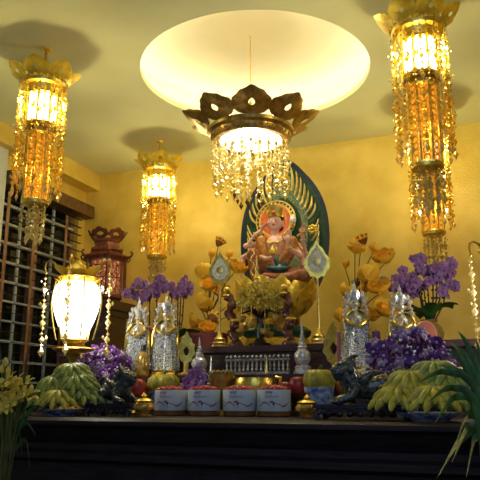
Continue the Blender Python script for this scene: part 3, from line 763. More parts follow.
# ------------------------------------------------------------------ bead tree with dark trunk, and carved posts
bt = thing('bead_tree', 'gilded bead tree with dark trunk and hanging cups in front of the statue', 'ornament', (*Pv(260, 352, 2.84).xy, ZT))
H = lambda px, py, dv=0: Pv(px, py, 2.84 + dv) - Vector(bt.location)
b = MB(); b.lathe([(.05, 0), (.052, .014), (.03, .02), (.018, .04)], 20); b.tube([(0, 0, .03), (.004, 0, .10), H(259, 318)], [.017, .014, .012], 8)
for i in range(8):
    a = 2 * PI * i / 8 + .3; q = H(260, 318); e = q + V((.09 * math.cos(a), .07 * math.sin(a), .02 + .02 * (i % 2))); b.tube([q, q.lerp(e, .5) + V((0, 0, .025)), e], [.008, .006, .004], 6)
b.build('trunk', mat('black_trunk', (.012, .009, .008), .35), bt)
b = MB(); R = random.Random(5); cc = H(260, 301)
for i in range(380):
    a = R.uniform(0, 2 * PI); f = R.random(); el = R.uniform(-.5, 1)
    r = math.sqrt(max(0, 1 - abs(el) ** 2)) * .115 * R.uniform(.7, 1)
    b.ball(cc + V((r * math.cos(a), r * .8 * math.sin(a), .085 * el)), R.uniform(.005, .011), 6, 4)
o = b.build('bead_canopy', mat('bead_gold', (.98, .64, .12), .2, .5, noise=.4, nscale=90, coat=.5), bt); o['kind'] = 'stuff'
b = MB()
b.lathe([(.045, 0), (.05, .010), (.03, .02), (.022, .035), (.03, .042), (.018, .055), (.012, .075), (.018, .082), (.010, .095), (.007, .12), (.011, .127), (.005, .145), (.004, .17), (.001, .19)], 24, H(257, 296), wav=.06, wn=8)
b.build('finial', GOLDL, bt)
for i in range(10):
    a = 2 * PI * i / 10 + .2; q = cc + V((.10 * math.cos(a), .085 * math.sin(a), -.03)); L_ = .045 + .03 * (i % 3)
    b = MB(); b.tube([q, q + V((0, 0, -L_))], .0016, 5); b.lathe([(.001, -.028), (.012, -.026), (.02, -.016), (.024, 0), (.021, 0), (.016, -.012), (.001, -.018)], 16, q + V((0, 0, -L_)), cap=False)
    b.build('hanging_cup', GOLDL, bt)
def post(px, yb, v, y1, lean, label):
    p = Pv(px, yb, v); top = Pv(px, y1, v).z - ZT
    t = thing('carved_post', label, 'post', (p.x, v, ZT), 0)
    b = MB(); pts = [(lean * (q / 16) + .012 * math.sin(q * 1.1), .008 * math.cos(q * 1.3), top * q / 16) for q in range(17)]
    b.lathe([(.034, 0), (.034, .012), (.024, .022)], 16); b.tube(pts, [.019 + .006 * math.sin(q * 2.2) for q in range(17)], 10)
    for q in range(2, 16, 2): b.ball(V(pts[q]) + V((.014 * math.cos(q), -.012, 0)), (.012, .012, .016), 8, 6)
    b.build('shaft', mat('carved_red_wood', (.12, .03, .015), .35, 0, noise=.5, nscale=60, coat=.3), t)
    e = V(pts[-1])
    b = MB(); b.ball(e + V((0, 0, .014)), .017, 14, 9); b.lathe([(.010, -.02), (.022, -.012), (.01, 0)], 14, e); b.build('gold_ball', GOLD, t)
    b = MB(); b.lathe([(.022, .0), (.026, .008), (.022, .016)], 16, V(pts[7])); b.build('gold_collar', GOLD, t)
post(236, 352, 2.80, 293, -.035, 'carved red wooden post with gold ball beside the shorter leaf ornament')
post(290, 352, 2.80, 291, -.01, 'carved red wooden post with gold ball in front of the plinth green tier')

# ------------------------------------------------------------------ golden lotus bouquets
def silk_lotus():
    b = MB()
    for row, (n, h, w, tl) in enumerate(((4, .050, .036, .35), (6, .062, .044, .85))):
        for i in range(n):
            a = 2 * PI * (i + row * .4) / n
            b.M = rot(0, 0, a)
            def f(u, v, h=h, w=w, tl=tl):
                ww = w * math.sin(PI * (.10 + .72 * v)) ** .8 * (1 if v < .85 else 1 - (v - .85) * 2.2); x = (u - .5) * 2 * ww
                return (x, -.006 - h * math.sin(tl) * math.sin(v * 1.75) * 1.05 + x * x * 9, h * v * (.55 + .45 * math.cos(tl)) + .10 * h * math.sin(6 * u + i) * v)
            b.grid(f, 6, 8)
    b.M = Matrix(); b.lathe([(.004, -.006), (.012, 0), (.016, .012), (.014, .022)], 12)
    return b.mesh('lotus_flower', SILK, 60)
LOT = silk_lotus()
b = MB()
for i in range(5):
    b.M = rot(0, 0, 2 * PI * i / 5)
    b.grid(lambda u, v: ((u - .5) * 2 * .017 * math.sin(PI * (.1 + .9 * v)) ** .8, -.016 * math.sin(PI * v) - .002, .058 * v), 4, 6)
BUD = b.mesh('lotus_bud', SILK, 60)
b = MB(); b.lathe([(.005, -.022), (.016, -.010), (.028, .012), (.030, .020), (.024, .022), (.001, .021)], 16)
for i in range(7): a = 2 * PI * i / 6; r = 0 if i == 6 else .016; b.ball((r * math.cos(a), r * math.sin(a), .022), .0045, 6, 4)
b.k = 1
for i in range(10): a = 2 * PI * i / 10; b.M = rot(0, 0, a); b.grid(lambda u, v: ((u - .5) * .016 * (1 - v * .5), -.024 - .014 * v, .004 + .02 * v), 2, 3)
POD = b.mesh('lotus_pod', [SEED, SILK], 50)
def vase_mesh(h, r, m, name='vase'):
    b = MB(); b.lathe([(r * .55, 0), (r * .6, h * .04), (r * .8, h * .2), (r, h * .5), (r * .85, h * .75), (r * .5, h * .9), (r * .62, h), (r * .52, h), (r * .42, h * .9), (.001, h * .88)], 28, cap=False); return b.mesh(name, m)
def lotus_bunch(base_px, v, flowers, label):
    p = Pv(base_px, 350, v)
    t = thing('lotus_bouquet', label, 'flowers', (p.x, v, ZT), 0)
    put('vase', vase_mesh(.13, .05, GOLD), t)
    for (px, py, k, dv, tilt, tx, s) in flowers:
        q = Pv(px, py, v + dv) - Vector(t.location)
        b = MB(); m1 = V((q.x * .25, q.y * .25, .12 + (q.z - .12) * .45)); m2 = V((q.x * .65, q.y * .65, .12 + (q.z - .12) * .8))
        b.tube([(0, 0, .1), m1, m2, q], [.003, .003, .0026, .0024], 5); b.build('stem', STEMB, t)
        me = {'l': LOT, 'b': BUD, 'p': POD}[k]
        put({'l': 'lotus_flower', 'b': 'lotus_bud', 'p': 'lotus_pod'}[k], me, t, q, (tilt, tx, RNG.uniform(0, 6)), s * (1.02 if k == 'l' else 1))
lotus_bunch(208, 3.11, [(219, 243, 'p', .05, .5, .2, 1.0), (211, 258, 'b', .02, .2, .1, .9), (203, 277, 'l', 0, .5, -.5, .98), (210, 290, 'l', -.05, .6, -.2, .9), (199, 307, 'l', -.03, .7, -.6, 1.02), (192, 327, 'l', -.05, .7, -.3, .95), (235, 272, 'l', .05, .4, .5, .95), (212, 319, 'p', -.06, 1.2, 0, 1.15), (229, 258, 'b', .1, 0, .1, .9), (230, 316, 'l', 0, .8, .4, .8), (221, 296, 'l', .08, .6, .0, .85), (206, 332, 'l', -.1, .7, .1, .8), (238, 300, 'b', .06, .3, .5, 1)],
            'golden lotus flower bouquet on the window side of the statue, behind the shorter leaf ornament')
lotus_bunch(357, 3.05, [(363, 240, 'p', .05, .35, .1, 1.1), (373, 252, 'b', .03, .1, .1, .9), (355, 253, 'l', .0, .4, -.2, .8), (345, 268, 'b', .03, .1, -.2, .9), (385, 263, 'l', .02, .5, .3, 1.0), (369, 280, 'l', -.05, .5, 0, .95), (344, 298, 'l', -.02, .6, -.5, .95), (381, 293, 'l', -.05, .6, .2, .95), (385, 315, 'l', -.06, .7, .2, 1.02), (357, 283, 'p', .08, .4, 0, .8), (364, 293, 'b', 0, .2, .1, 1), (341, 322, 'b', -.05, .3, -.3, 1.3), (368, 320, 'l', -.02, .6, 0, .8)],
            'golden lotus flower bouquet against the gold wall, behind the standing jewelled statue with purple candles')

# ------------------------------------------------------------------ orchids
def orchid_flower(m, lipm, r, sep=1.0):
    b = MB()
    for i in range(5):
        a = PI / 2 + 2 * PI * i / 5; w = (.62 if i in (1, 4) else .40) * r * sep
        b.M = rot(0, 0, 0) @ Matrix.Rotation(a - PI / 2, 4, 'Y') if False else Matrix.Rotation(-(a - PI / 2), 4, 'Y')
        b.grid(lambda u, v, w=w: ((u - .5) * 2 * w * math.sin(PI * (.08 + .88 * v)) ** .75, -.18 * r * math.sin(PI * v) + .10 * r * (u - .5) ** 2 * 4, r * v), 4, 4)
    b.M = Matrix(); b.k = 1; b.ball((0, -.22 * r, -.10 * r), (.22 * r, .18 * r, .28 * r), 8, 6)
    return b.mesh('blossom', [m, lipm], 60)
PHAL = orchid_flower(ORCH, ORCHC, .0255)
DENF = orchid_flower(DEND, DENW, .021, .85)
DENF2 = orchid_flower(mat('dendrobium_pale', (.22, .08, .33), .5, 0, noise=.4, nscale=60, col2=(.50, .40, .60)), DENW, .020, .8)
def leaf_mesh(L, w, droop, fold=.25, name='leaf', m=GRN, n=10):
    b = MB(); b.grid(lambda u, v: ((u - .5) * 2 * w * math.sin(PI * (.06 + .92 * v)) ** .6, -L * v * math.cos(droop * v * .6), L * .55 * v - L * droop * v * v * .7 + abs(u - .5) * 2 * w * fold), 4, n); return b.mesh(name, m, 60)
PLEAF = leaf_mesh(.15, .036, .8)
def phal(base_px, v, clusters, label, z0=ZT, poth=.10, nper=9, spread=.030):
    p = Pv(base_px, 330, v); R = random.Random(base_px)
    t = thing('moth_orchid', label, 'orchid', (p.x, v, z0), 0)
    put('pot', vase_mesh(poth, .065, mat('orchid_pot', (.45, .30, .10), .3, .4)), t)
    for i in range(6): put('leaf', PLEAF, t, (0, 0, poth), (R.uniform(-.5, -.1), 0, 2 * PI * i / 6 + .4), R.uniform(1.05, 1.4))
    for (sx, sy, cx, cy, n) in clusters:
        kk = Pv(sx, sy, v) - Vector(t.location); q = Pv(cx, cy, v - .02) - Vector(t.location)
        b = MB(); b.tube([(kk.x * .25, 0, poth - .01), (kk.x * .8, 0, (poth + kk.z) * .5), kk, kk.lerp(q, .6) + V((0, 0, .02)), q], [.004, .0036, .003, .0026, .002], 6)
        for m_ in (.35, .55, .75): b.ball((kk.x * (.25 + .75 * m_), 0, poth + (kk.z - poth) * m_), .006, 6, 4)
        b.build('stem', STEMB, t)
        n = int(n * 1.35)
        for i in range(n):
            f = (i + .5) / n; o_ = kk.lerp(q, .45 + .6 * f) + V((R.gauss(0, spread * .55), R.uniform(-.045, .03), R.gauss(0, spread * .5)))
            put('blossom', PHAL, t, o_, (R.uniform(-.35, .35), R.uniform(-.5, .5), R.uniform(-.9, .9) + .35), R.uniform(.85, 1.15))
phal(150, 3.35, [(141, 292, 126, 295, 8), (150, 290, 137, 285, 8), (150, 290, 146, 297, 9), (158, 288, 157, 290, 10), (170, 290, 162, 282, 9), (172, 300, 166, 285, 6)], 'mauve moth orchid with many arching stems behind the two jewelled statues by the terracotta plaque')
phal(178, 3.40, [(178, 295, 184, 287, 8), (181, 292, 188, 282, 7), (184, 296, 180, 291, 5)], 'small mauve moth orchid between the window-side statues and golden lotus bouquet')
phal(430, 3.20, [(419, 290, 400, 275, 9), (420, 285, 376, 284, 8), (427, 275, 420, 262, 9), (433, 280, 433, 272, 9), (437, 280, 445, 270, 9), (441, 280, 452, 265, 6), (446, 290, 446, 287, 8), (424, 290, 414, 284, 10), (419, 292, 395, 287, 7)], 'large mauve moth orchid with tall stems against the gold wall below the hanging lanterns', ZT, .13)
def dendro(px, v, cx, cy, rx, ry, n, label, zb):
    p = Pv(px, 390, v); R = random.Random(px)
    t = thing('dendrobium_bouquet', label, 'orchid', (p.x, v, zb), 0)
    vh = .10; put('vase', vase_mesh(vh, .05, PORC), t)
    c0 = Pv(cx, cy, v) - Vector(t.location)
    for i in range(14):
        a = 2 * PI * i / 14; f = .8; e = c0 + V((rx * f * math.cos(a), .07 * math.sin(a * 2), ry * f * math.sin(a)))
        b = MB(); b.tube([(0, 0, vh * .9), (e.x * .4, e.y * .4, (vh + e.z) * .5), e], .0025, 5); b.build('stem', STEM, t)
    for i in range(n):
        a = R.uniform(0, 2 * PI); f = math.sqrt(R.random()); 
        o_ = c0 + V((rx * f * math.cos(a), R.uniform(-.09, .06) - .05 * (1 - f), ry * f * math.sin(a)))
        put('blossom', DENF if R.random() < .62 else DENF2, t, o_, (R.uniform(-.5, .5), R.uniform(-.8, .8), R.uniform(-.9, .9) + .3), R.uniform(.85, 1.2))
    b = MB()      # the small blossoms deep inside and at the back of the bunch
    for i in range(70):
        a = R.uniform(0, 2 * PI); f = math.sqrt(R.random()) * .97
        X = T(*(c0 + V((rx * f * math.cos(a), R.uniform(-.03, .07), ry * f * math.sin(a))))) @ rot(R.uniform(-.6, .6), R.uniform(-.8, .8), R.uniform(-.9, .9) + .3)
        vs = [X @ q.co for q in DENF.vertices]; o_ = len(b.v); b.v += vs
        for pl_ in DENF.polygons: b.f.append([o_ + i_ for i_ in pl_.vertices]); b.mi.append(pl_.material_index)
    o = b.build('blossom_mass', [DEND, DENW], t, 60); o['kind'] = 'stuff'
dendro(102, 2.51, 101, 371, .115, .115, 95, 'deep purple and white orchid bouquet beside the glowing white lamp', ZA)
dendro(405, 2.45, 408, 363, .15, .115, 98, 'deep purple and white orchid bouquet below the large moth orchid', ZA)
# little loose mauve orchids by the tubs
t = thing('orchid_posy', 'small posy of mauve orchids behind the tubs, beside the silver stupa', 'orchid', (*Pv(195, 385, 2.52).xy, ZA))
put('cup', vase_mesh(.07, .035, GOLD), t)
for i, (px, py) in enumerate(((188, 381), (193, 374), (198, 370), (203, 377), (196, 384), (185, 387), (201, 386), (190, 388))):
    put('blossom', PHAL, t, Pv(px, py, 2.48) - Vector(t.location), (.2, .3 * i, .4 - .2 * (i % 4)), 1.0)

# ------------------------------------------------------------------ jewelled standing statues
def jewelled():
    t = thing('jewelled_statue', '', 'statue', (0, 0, 0), .25, 'jewelled standing statues on the altar')
    b = MB(); b.lathe([(.068, 0), (.070, .008), (.064, .016), (.066, .024), (.05, .03)], 28); b.build('lotus_base', GOLD, t)
    b = MB(); b.lathe([(.066, .028), (.067, .05), (.064, .10), (.058, .15), (.046, .19), (.032, .218)], 32, sy=.75, wav=.05, wn=12); b.build('jewelled_robe', JEWEL, t)
    b = MB()
    limb(b, [(0, 0, .20), (0, -.002, .235), (0, 0, .262)], [.030, .034, .020]); limb(b, [(-.026, 0, .25), (-.046, -.012, .215), (-.016, -.034, .212)], [.013, .011, .008]); limb(b, [(.026, 0, .25), (.046, -.012, .215), (.016, -.034, .212)], [.013, .011, .008])
    for s in (-1, 1):
        for k in range(4): limb(b, [(s * .010, -.036, .212 + .003 * k), (s * .003, -.040, .232 + .004 * (k % 2 + k / 2))], [.0042, .003], 6)
        limb(b, [(s * .014, -.034, .214), (s * .009, -.044, .222)], [.004, .003], 6)
    limb(b, [(0, 0, .26), (0, -.002, .285)], [.011, .011]); b.ball((0, -.003, .300), (.019, .020, .025), 14, 10); b.ball((0, -.023, .297), .004, 6, 5)
    for s in (-1, 1): b.ball((s * .020, 0, .296), (.004, .005, .010), 6, 5)
    fused('body', b, mat('champagne_enamel', (.70, .58, .28), .25, .35, noise=.35, nscale=120, col2=(.86, .86, .80), bump=.3, bscale=150), .003, 2, t)
    b = MB()
    for s in (-1, 1):
        b.grid(lambda u, v: (s * (.010 + .044 * v), -.034 + .046 * u - .006 * math.sin(PI * v), .268 - .045 * v * v - .018 * u * v), 4, 8, .003)
        b.tube([(s * .050, -.005, .235), (s * .060, -.012, .20), (s * .062, -.014, .15), (s * .068, -.012, .10)], [.008, .007, .006, .003], 8)
        b.tube([(s * .048, -.020, .232), (s * .030, -.040, .212), (s * .010, -.050, .200), (0, -.052, .198)], [.007, .007, .006, .005], 8)
    b.build('gold_scarf', GOLD, t)
    b = MB(); b.lathe([(.019, 0), (.022, .004), (.024, .020), (.020, .028), (.018, .038), (.013, .044), (.011, .054), (.007, .058), (.005, .076), (.002, .082), (.001, .096)], 20, (0, .002, .312), wav=.08, wn=8)
    for i in range(7):
        a = -PI / 2 + (i - 3) * .48; b.M = T(.022 * math.cos(a), .022 * math.sin(a), .315) @ rot(.2, 0, 0) @ rot(0, 0, a + PI / 2); b.plate(flame_outline(.018, .034, 16, 5, .05, .1), None, .003)
    b.M = Matrix(); b.build('crown', GLASSY, t)
    for s in (-1, 1):
        b = MB()
        for k in range(12): b.octa((s * (.030 + .022 * math.sin(k * .33)), -.022, .322 - .019 * k), .0085, .012)
        for k in range(4): b.octa((s * (.030 + .006 * k), -.004, .335 - .012 * k + .02 * (k % 2)), .008, .014)
        b.tube([(s * .024, -.018, .32), (s * .044, -.02, .24), (s * .032, -.02, .14)], .0014, 4)
        b.build('jewel_chain', GLASSY, t)
    b = MB()
    for s in (-1, 1): b.tube([(s * .004, -.0225, .304), (s * .009, -.0215, .303), (s * .014, -.0175, .304)], .0013, 5)
    b.tube([(-.005, -.0225, .288), (0, -.0235, .287), (.005, -.0225, .288)], .0014, 5); b.build('face_features', mat('dark_line', (.10, .04, .02), .5), t)
    return t
js = jewelled()
JS = [(137, 297, 2.66, 'jewelled standing statue nearest the carved wooden lantern, beside the terracotta plaque'), (165, 292, 2.66, 'jewelled standing statue with gold scarf between the terracotta plaque and golden lotus bouquet'),
      (357.5, 279, 2.64, 'jewelled standing statue between two mauve candles, behind the black jade beast'), (404, 283, 2.66, 'jewelled standing statue rising behind the purple and white orchids')]
for i, (px, yt, v, l) in enumerate(JS):
    p = Pv(px, 370, v); top = Pv(px, yt, v).z; s = (top - ZS) / .408
    if i == 0: js.location = (p.x, v, ZS); js.scale = (s, s, s); js['label'] = l
    else: dup(js, (p.x, v, ZS), .25 + .05 * i, l, None, s)
# mauve candles either side of the third statue
for px, l in ((342, 'mauve pillar candle on the pole side of the jewelled statue'), (377, 'mauve pillar candle between the jewelled statue and the purple orchids')):
    t = thing('pillar_candle', l, 'candle', (*Pv(px, 360, 2.66).xy, ZS), 0, 'mauve candles flanking a jewelled statue')
    h = Pv(px, 331, 2.66).z - ZS
    b = MB(); b.lathe([(.018, 0), (.019, .004), (.018, h - .004), (.014, h), (.001, h - .004)], 20); b.build('wax', PCANDLE, t)
    b = MB(); b.tube([(0, 0, h - .006), (.001, 0, h + .008)], .0012, 5); b.build('wick', HAIR, t)
    b = MB(); b.lathe([(.026, -.0), (.028, .004), (.019, .008)], 20); b.build('saucer', GOLD, t)

# ------------------------------------------------------------------ plaques and red boxes
def disc_stand(px, py, v, w, h, label, z0):
    p = Pv(px, py, v); t = thing('oval_plaque', label, 'plaque', (p.x, v, z0), .2); zc = p.z - z0
    b = MB(); b.plate([(w * math.cos(2 * PI * i / 40), zc + h * math.sin(2 * PI * i / 40)) for i in range(40)], None, .02); b.build('face', TERRA, t)
    b = MB(); b.tube([(w * math.cos(2 * PI * i / 40), 0, zc + h * math.sin(2 * PI * i / 40)) for i in range(40)], .007, 6, True); b.build('rim', mat('pale_rim', (.5, .28, .14), .4, .3), t)
    b = MB(); b.box((0, .0, (zc - h) / 2 * 1.0), (.05, .04, max(.02, zc - h + .004))); b.build('foot', DWOOD, t)
disc_stand(147, 339, 2.74, .045, .055, 'terracotta oval plaque standing between the two jewelled statues', ZS)
disc_stand(426, 335, 2.90, .040, .055, 'terracotta oval plaque under the large moth orchid leaves', ZT)
t = thing('red_box', 'red lacquered box behind the gold foot of the shorter leaf ornament', 'box', (*Pv(208, 350, 2.98).xy, ZT))
b = MB(); b.box((0, 0, .035), (.165, .10, .07)); b.build('box_body', RED, t)
b = MB(); b.box((0, 0, .077), (.172, .106, .014)); b.build('lid', RED, t)

# ------------------------------------------------------------------ silver balustrade
t = thing('silver_balustrade', 'small silver balustrade on the low step before the dark tier', 'balustrade', (*Pv(257, 378, 2.63).xy, ZS))
x0, x1 = -.135, .135; hb = .062
b = MB(); b.box((0, 0, .006), (.285, .02, .012)); b.box((0, 0, hb), (.285, .014, .008)); b.build('rails', PEWTER, t)
for i in range(15):
    x = x0 + (x1 - x0) * i / 14; b = MB(); b.lathe([(.004, .012), (.007, .018), (.003, .028), (.006, .038), (.003, .048), (.006, .058)], 10, (x, 0, 0)); b.ball((x, 0, hb + .012), .007, 8, 6); b.build('baluster', PEWTER, t)

# ------------------------------------------------------------------ candy tubs
def bend_text(body, size, cx, cz, r, m, parent, name='lettering', shear=0):
    cu = bpy.data.curves.new('t', 'FONT'); cu.body = body; cu.size = size; cu.align_x = 'LEFT'; cu.shear = shear; cu.extrude = .0003; cu.resolution_u = 3
    o = bpy.data.objects.new('t', cu); C.objects.link(o); dg = bpy.context.evaluated_depsgraph_get(); dg.update()
    me = bpy.data.meshes.new_from_object(o.evaluated_get(dg)); bpy.data.objects.remove(o)
    for v in me.vertices:
        a = -PI / 2 + (cx + v.co.x) / r; rr = r + .0008 + v.co.z; v.co = (rr * math.cos(a), rr * math.sin(a), cz + v.co.y)
    me.name = name; me.materials.clear(); me.materials.append(m); return put(name, me, parent)
def tub():
    r = .062; h = .098
    t = thing('candy_tub', '', 'tub', (0, 0, 0), .2, 'white labelled candy tubs in a row')
    b = MB(); b.lathe([(r * .9, 0), (r * .97, .004), (r * .97, .018), (r * .99, .022), (r * .99, h), (r * .9, h), (r * .88, h - .012), (.001, h - .014)], 40, cap=False); b.build('tub_body', TUBP, t)
    b = MB(); b.lathe([(r, .020), (r + .0006, .022), (r + .0006, h - .004), (r, h - .002)], 48, cap=False); lb = b.build('label', LABELM, t)
    b = MB()
    for i in range(19):
        a = i * 2.4; q = .048 * math.sqrt((i + .5) / 19); b.ball((q * math.cos(a), q * math.sin(a), h + .004 - .010 * (q / .05) ** 2), (.015, .015, .013), 8, 6)
    b.build('red_sweets', REDC, t)
    b = MB(); b.grid(lambda u, v: ((r + .0012) * math.cos(-PI / 2 + (-.032 + .026 * u) / r), (r + .0012) * math.sin(-PI / 2 + (-.032 + .026 * u) / r), .083 + .007 * v), 6, 1); b.build('maroon_band', MAROON, lb)
    bend_text('FERRERO', .0062, -.0315, .0845, r + .0006, WHT, lb)
    bend_text('Raffaello', .0155, -.036, .067, r, MAUVE, lb, 'lettering', .3)
    b = MB()
    def rb(f, z, w):
        a = -PI / 2 + f / r; return [((r + .0012) * math.cos(a), (r + .0012) * math.sin(a), z + s * w) for s in (-1, 1)]
    for (f0, f1, zf, w) in ((-.060, -.012, lambda t: .044 + .008 * math.sin(t * PI * 1.7 - 1.2), .0016), (-.018, .002, lambda t: .048 + .006 * math.sin(t * PI), .0022), (.0, .036, lambda t: .050 - .012 * t, .0010), (.026, .062, lambda t: .036 + .016 * t * t, .0018)):
        P_ = [rb(f0 + (f1 - f0) * i / 14, zf(i / 14), w * (.4 + math.sin(PI * (i + .5) / 15))) for i in range(15)]
        vs = [q for pr in P_ for q in pr]; b.add(vs, [(2 * i, 2 * i + 1, 2 * i + 3, 2 * i + 2) for i in range(14)])
    P_ = [rb(-.004 + .004 * i / 4, .048 - .018 * i / 4, .003) for i in range(5)]; b.add([q for pr in P_ for q in pr], [(2 * i, 2 * i + 1, 2 * i + 3, 2 * i + 2) for i in range(4)])
    a = -PI / 2 - .03; b.ball(((r + .001) * math.cos(a), (r + .001) * math.sin(a), .046), (.005, .0015, .004), 8, 6)
    b.build('ribbon_print', MAROON, lb)
    return t
tb = tub(); TL = ['first candy tub from the lotus lamp, with red sweets under the yellow pumpkin bowl', 'second candy tub from the lotus lamp, in front of the mauve posy', 'third candy tub from the lotus lamp, in front of the balustrade', 'fourth candy tub from the lotus lamp, beside the gold jar and apples']
for i, px in enumerate((170.5, 205, 239.5, 275)):
    p = Pv(px, 413, 2.37 + .012 * (i % 2))
    if i == 0: tb.location = (p.x, 2.37, ZA); tb['label'] = TL[0]; tb.rotation_euler = (0, 0, .28)
    else: dup(tb, (p.x, 2.37, ZA), .30 + .04 * (i % 2), TL[i])

# ------------------------------------------------------------------ gold and glass jars, stupas
def jar(px, v, ytop, label, m=AMBG, z0=ZA, r=.036):
    p = Pv(px, 400, v); h = Pv(px, ytop, v).z - z0
    t = thing('lidded_jar', label, 'jar', (p.x, v, z0), 0, 'lidded gold and glass jars on the altar')
    b = MB(); b.lathe([(r * .7, 0), (r * .75, h * .05), (r * .35, h * .12), (r * .5, h * .18), (r * .95, h * .30), (r, h * .42), (r * .85, h * .55), (r * .7, h * .6)], 24, wav=.04, wn=10); b.build('bowl', m, t)
    b = MB(); b.lathe([(r * .82, h * .6), (r * .85, h * .64), (r * .7, h * .70), (r * .35, h * .76), (r * .2, h * .80), (r * .3, h * .86), (r * .15, h * .92), (.001, h)], 24); b.build('lid', GOLD if m is AMBG else m, t)
jar(144, 2.18, 392, 'gold glass jar between the window-side jade beast and first candy tub', r=.040)
jar(307, 2.26, 394, 'gold glass jar between the fourth candy tub and jade beast', r=.042)
def stupa(px, v, ytop, label, m, z0, r=.034):
    p = Pv(px, 380, v); h = Pv(px, ytop, v).z - z0
    t = thing('stupa_ornament', label, 'ornament', (p.x, v, z0), 0, 'pointed stupa ornaments on the altar')
    b = MB(); b.lathe([(r, 0), (r, h * .06), (r * .8, h * .09), (r * .85, h * .14), (r * .6, h * .18)], 20, wav=.05, wn=8); b.build('base', m, t)
    b = MB(); b.lathe([(r * .6, h * .18), (r * .85, h * .28), (r * .8, h * .40), (r * .45, h * .48), (r * .55, h * .52), (r * .3, h * .56)], 20); b.build('dome', m, t)
    b = MB(); b.lathe([(r * .42, h * .56), (r * .38, h * .6), (r * .3, h * .61), (r * .34, h * .66), (r * .22, h * .68), (r * .26, h * .73), (r * .14, h * .76), (r * .1, h * .9), (.001, h)], 16); b.build('spire', m, t)
stupa(199, 2.68, 337, 'tall silver stupa in front of the red box', GLASSY, ZS, .042)
stupa(211, 2.50, 356, 'small grey stupa between posy and balustrade', SILVER, ZA, .036)
stupa(267, 2.62, 356, 'thin gold stupa standing before the middle of the balustrade', GOLDL, ZA + .0, .03)
stupa(303, 2.67, 322, 'clear glass stupa at the tier end beside the taller leaf ornament', GLASSY, ZS, .040)
# incense bowl in front of the railing
t = thing('incense_bowl', 'small dark incense bowl in front of the balustrade near the grey stupa', 'bowl', (*Pv(222, 385, 2.5).xy, ZA))
hb = Pv(222, 374, 2.5).z - ZA
b = MB(); b.lathe([(.03, 0), (.025, .02), (.045, .06), (.05, hb), (.044, hb), (.04, hb - .02), (.001, hb - .025)], 24, cap=False); b.build('bowl', BRASS, t)
b = MB()
for i in range(12): a = 2 * PI * i / 12; b.ball((.04 * math.cos(a), .04 * math.sin(a), hb + .004), .011, 8, 5)
b.build('rim_petals', mat('dark_gold', (.25, .18, .06), .35, .7), t)
t = thing('brass_censer', 'wide brass censer on the low step between third and fourth tubs', 'censer', (*Pv(255, 390, 2.5).xy, ZA))
hb = Pv(255, 378, 2.5).z - ZA
b = MB(); b.lathe([(.05, 0), (.045, .02), (.075, .07), (.085, hb * .8), (.075, hb), (.07, hb), (.06, hb - .02), (.001, hb - .022)], 32, cap=False); b.build('bowl', GOLD, t)
for s in (-1, 1):
    b = MB(); b.tube([(s * .08, 0, hb * .6), (s * .105, 0, hb * .7), (s * .105, 0, hb), (s * .085, 0, hb * 1.02)], .006, 6); b.build('handle', GOLD, t)

# perfume bottle
t = thing('scent_bottle', 'slim amber bottle with black cap in front of the terracotta plaque', 'bottle', (*Pv(143, 365, 2.6).xy, ZS))
h = Pv(143, 345, 2.6).z - ZS
b = MB(); b.lathe([(.026, 0), (.028, .006), (.028, h * .55), (.022, h * .68), (.009, h * .75), (.009, h * .8)], 20); b.build('bottle_body', AMBG, t)
b = MB(); b.lathe([(.012, h * .8), (.012, h), (.010, h * 1.02)], 16); b.build('cap', HAIR, t)
# gold flame leaves
def flame_leaf(px, py, v, w, h, label, z0, rz=0):
    p = Pv(px, py, v); t = thing('flame_ornament', label, 'ornament', (p.x, v, z0), rz); zb = p.z - z0
    b = MB(); b.plate(flame_outline(w, h, 40, 11, .09, .18), [(x * .32, h * .34 + z * .32) for x, z in flame_outline(w, h, 40, 5, .05, .1)], .012, lambda x, y, z: (x, y - .25 * z * z - 2 * x * x, zb + z)); b.build('filigree', GOLD, t)
    b = MB(); b.lathe([(.035, 0), (.036, .008), (.012, .016), (.010, zb + .012)], 16); b.build('stand', GOLD, t)
flame_leaf(186, 366, 2.65, .075, .125, 'gold filigree flame beside the gold-scarfed jewelled statue', ZS, .5)
flame_leaf(335, 368, 2.67, .09, .15, 'gold filigree flame between the taller leaf pole and mauve candle', ZS, -.2)
# silver medallion plates behind the beast
b = MB(); b.M = rot(PI / 2 - .2, 0, 0); b.lathe([(.001, .004), (.03, .004), (.034, 0), (.04, -.002), (.036, -.008), (.001, -.008)], 28, wav=.03, wn=12)
o = b.build('silver_medallion', JEWELS); q = Pv(367, 377, 2.56); o.location = (q.x, 2.56, q.z); tag(o, 'small silver medallion leaning at the foot of the mauve candle', 'medallion')
b = MB(); b.box((0, 0, (q.z - .035 - ZA) / 2), (.08, .08, q.z - .035 - ZA)); o = b.build('medallion_stand', DWOOD); o.location = (q.x, 2.56, ZA); tag(o, 'dark little stand under the silver medallion', 'stand')

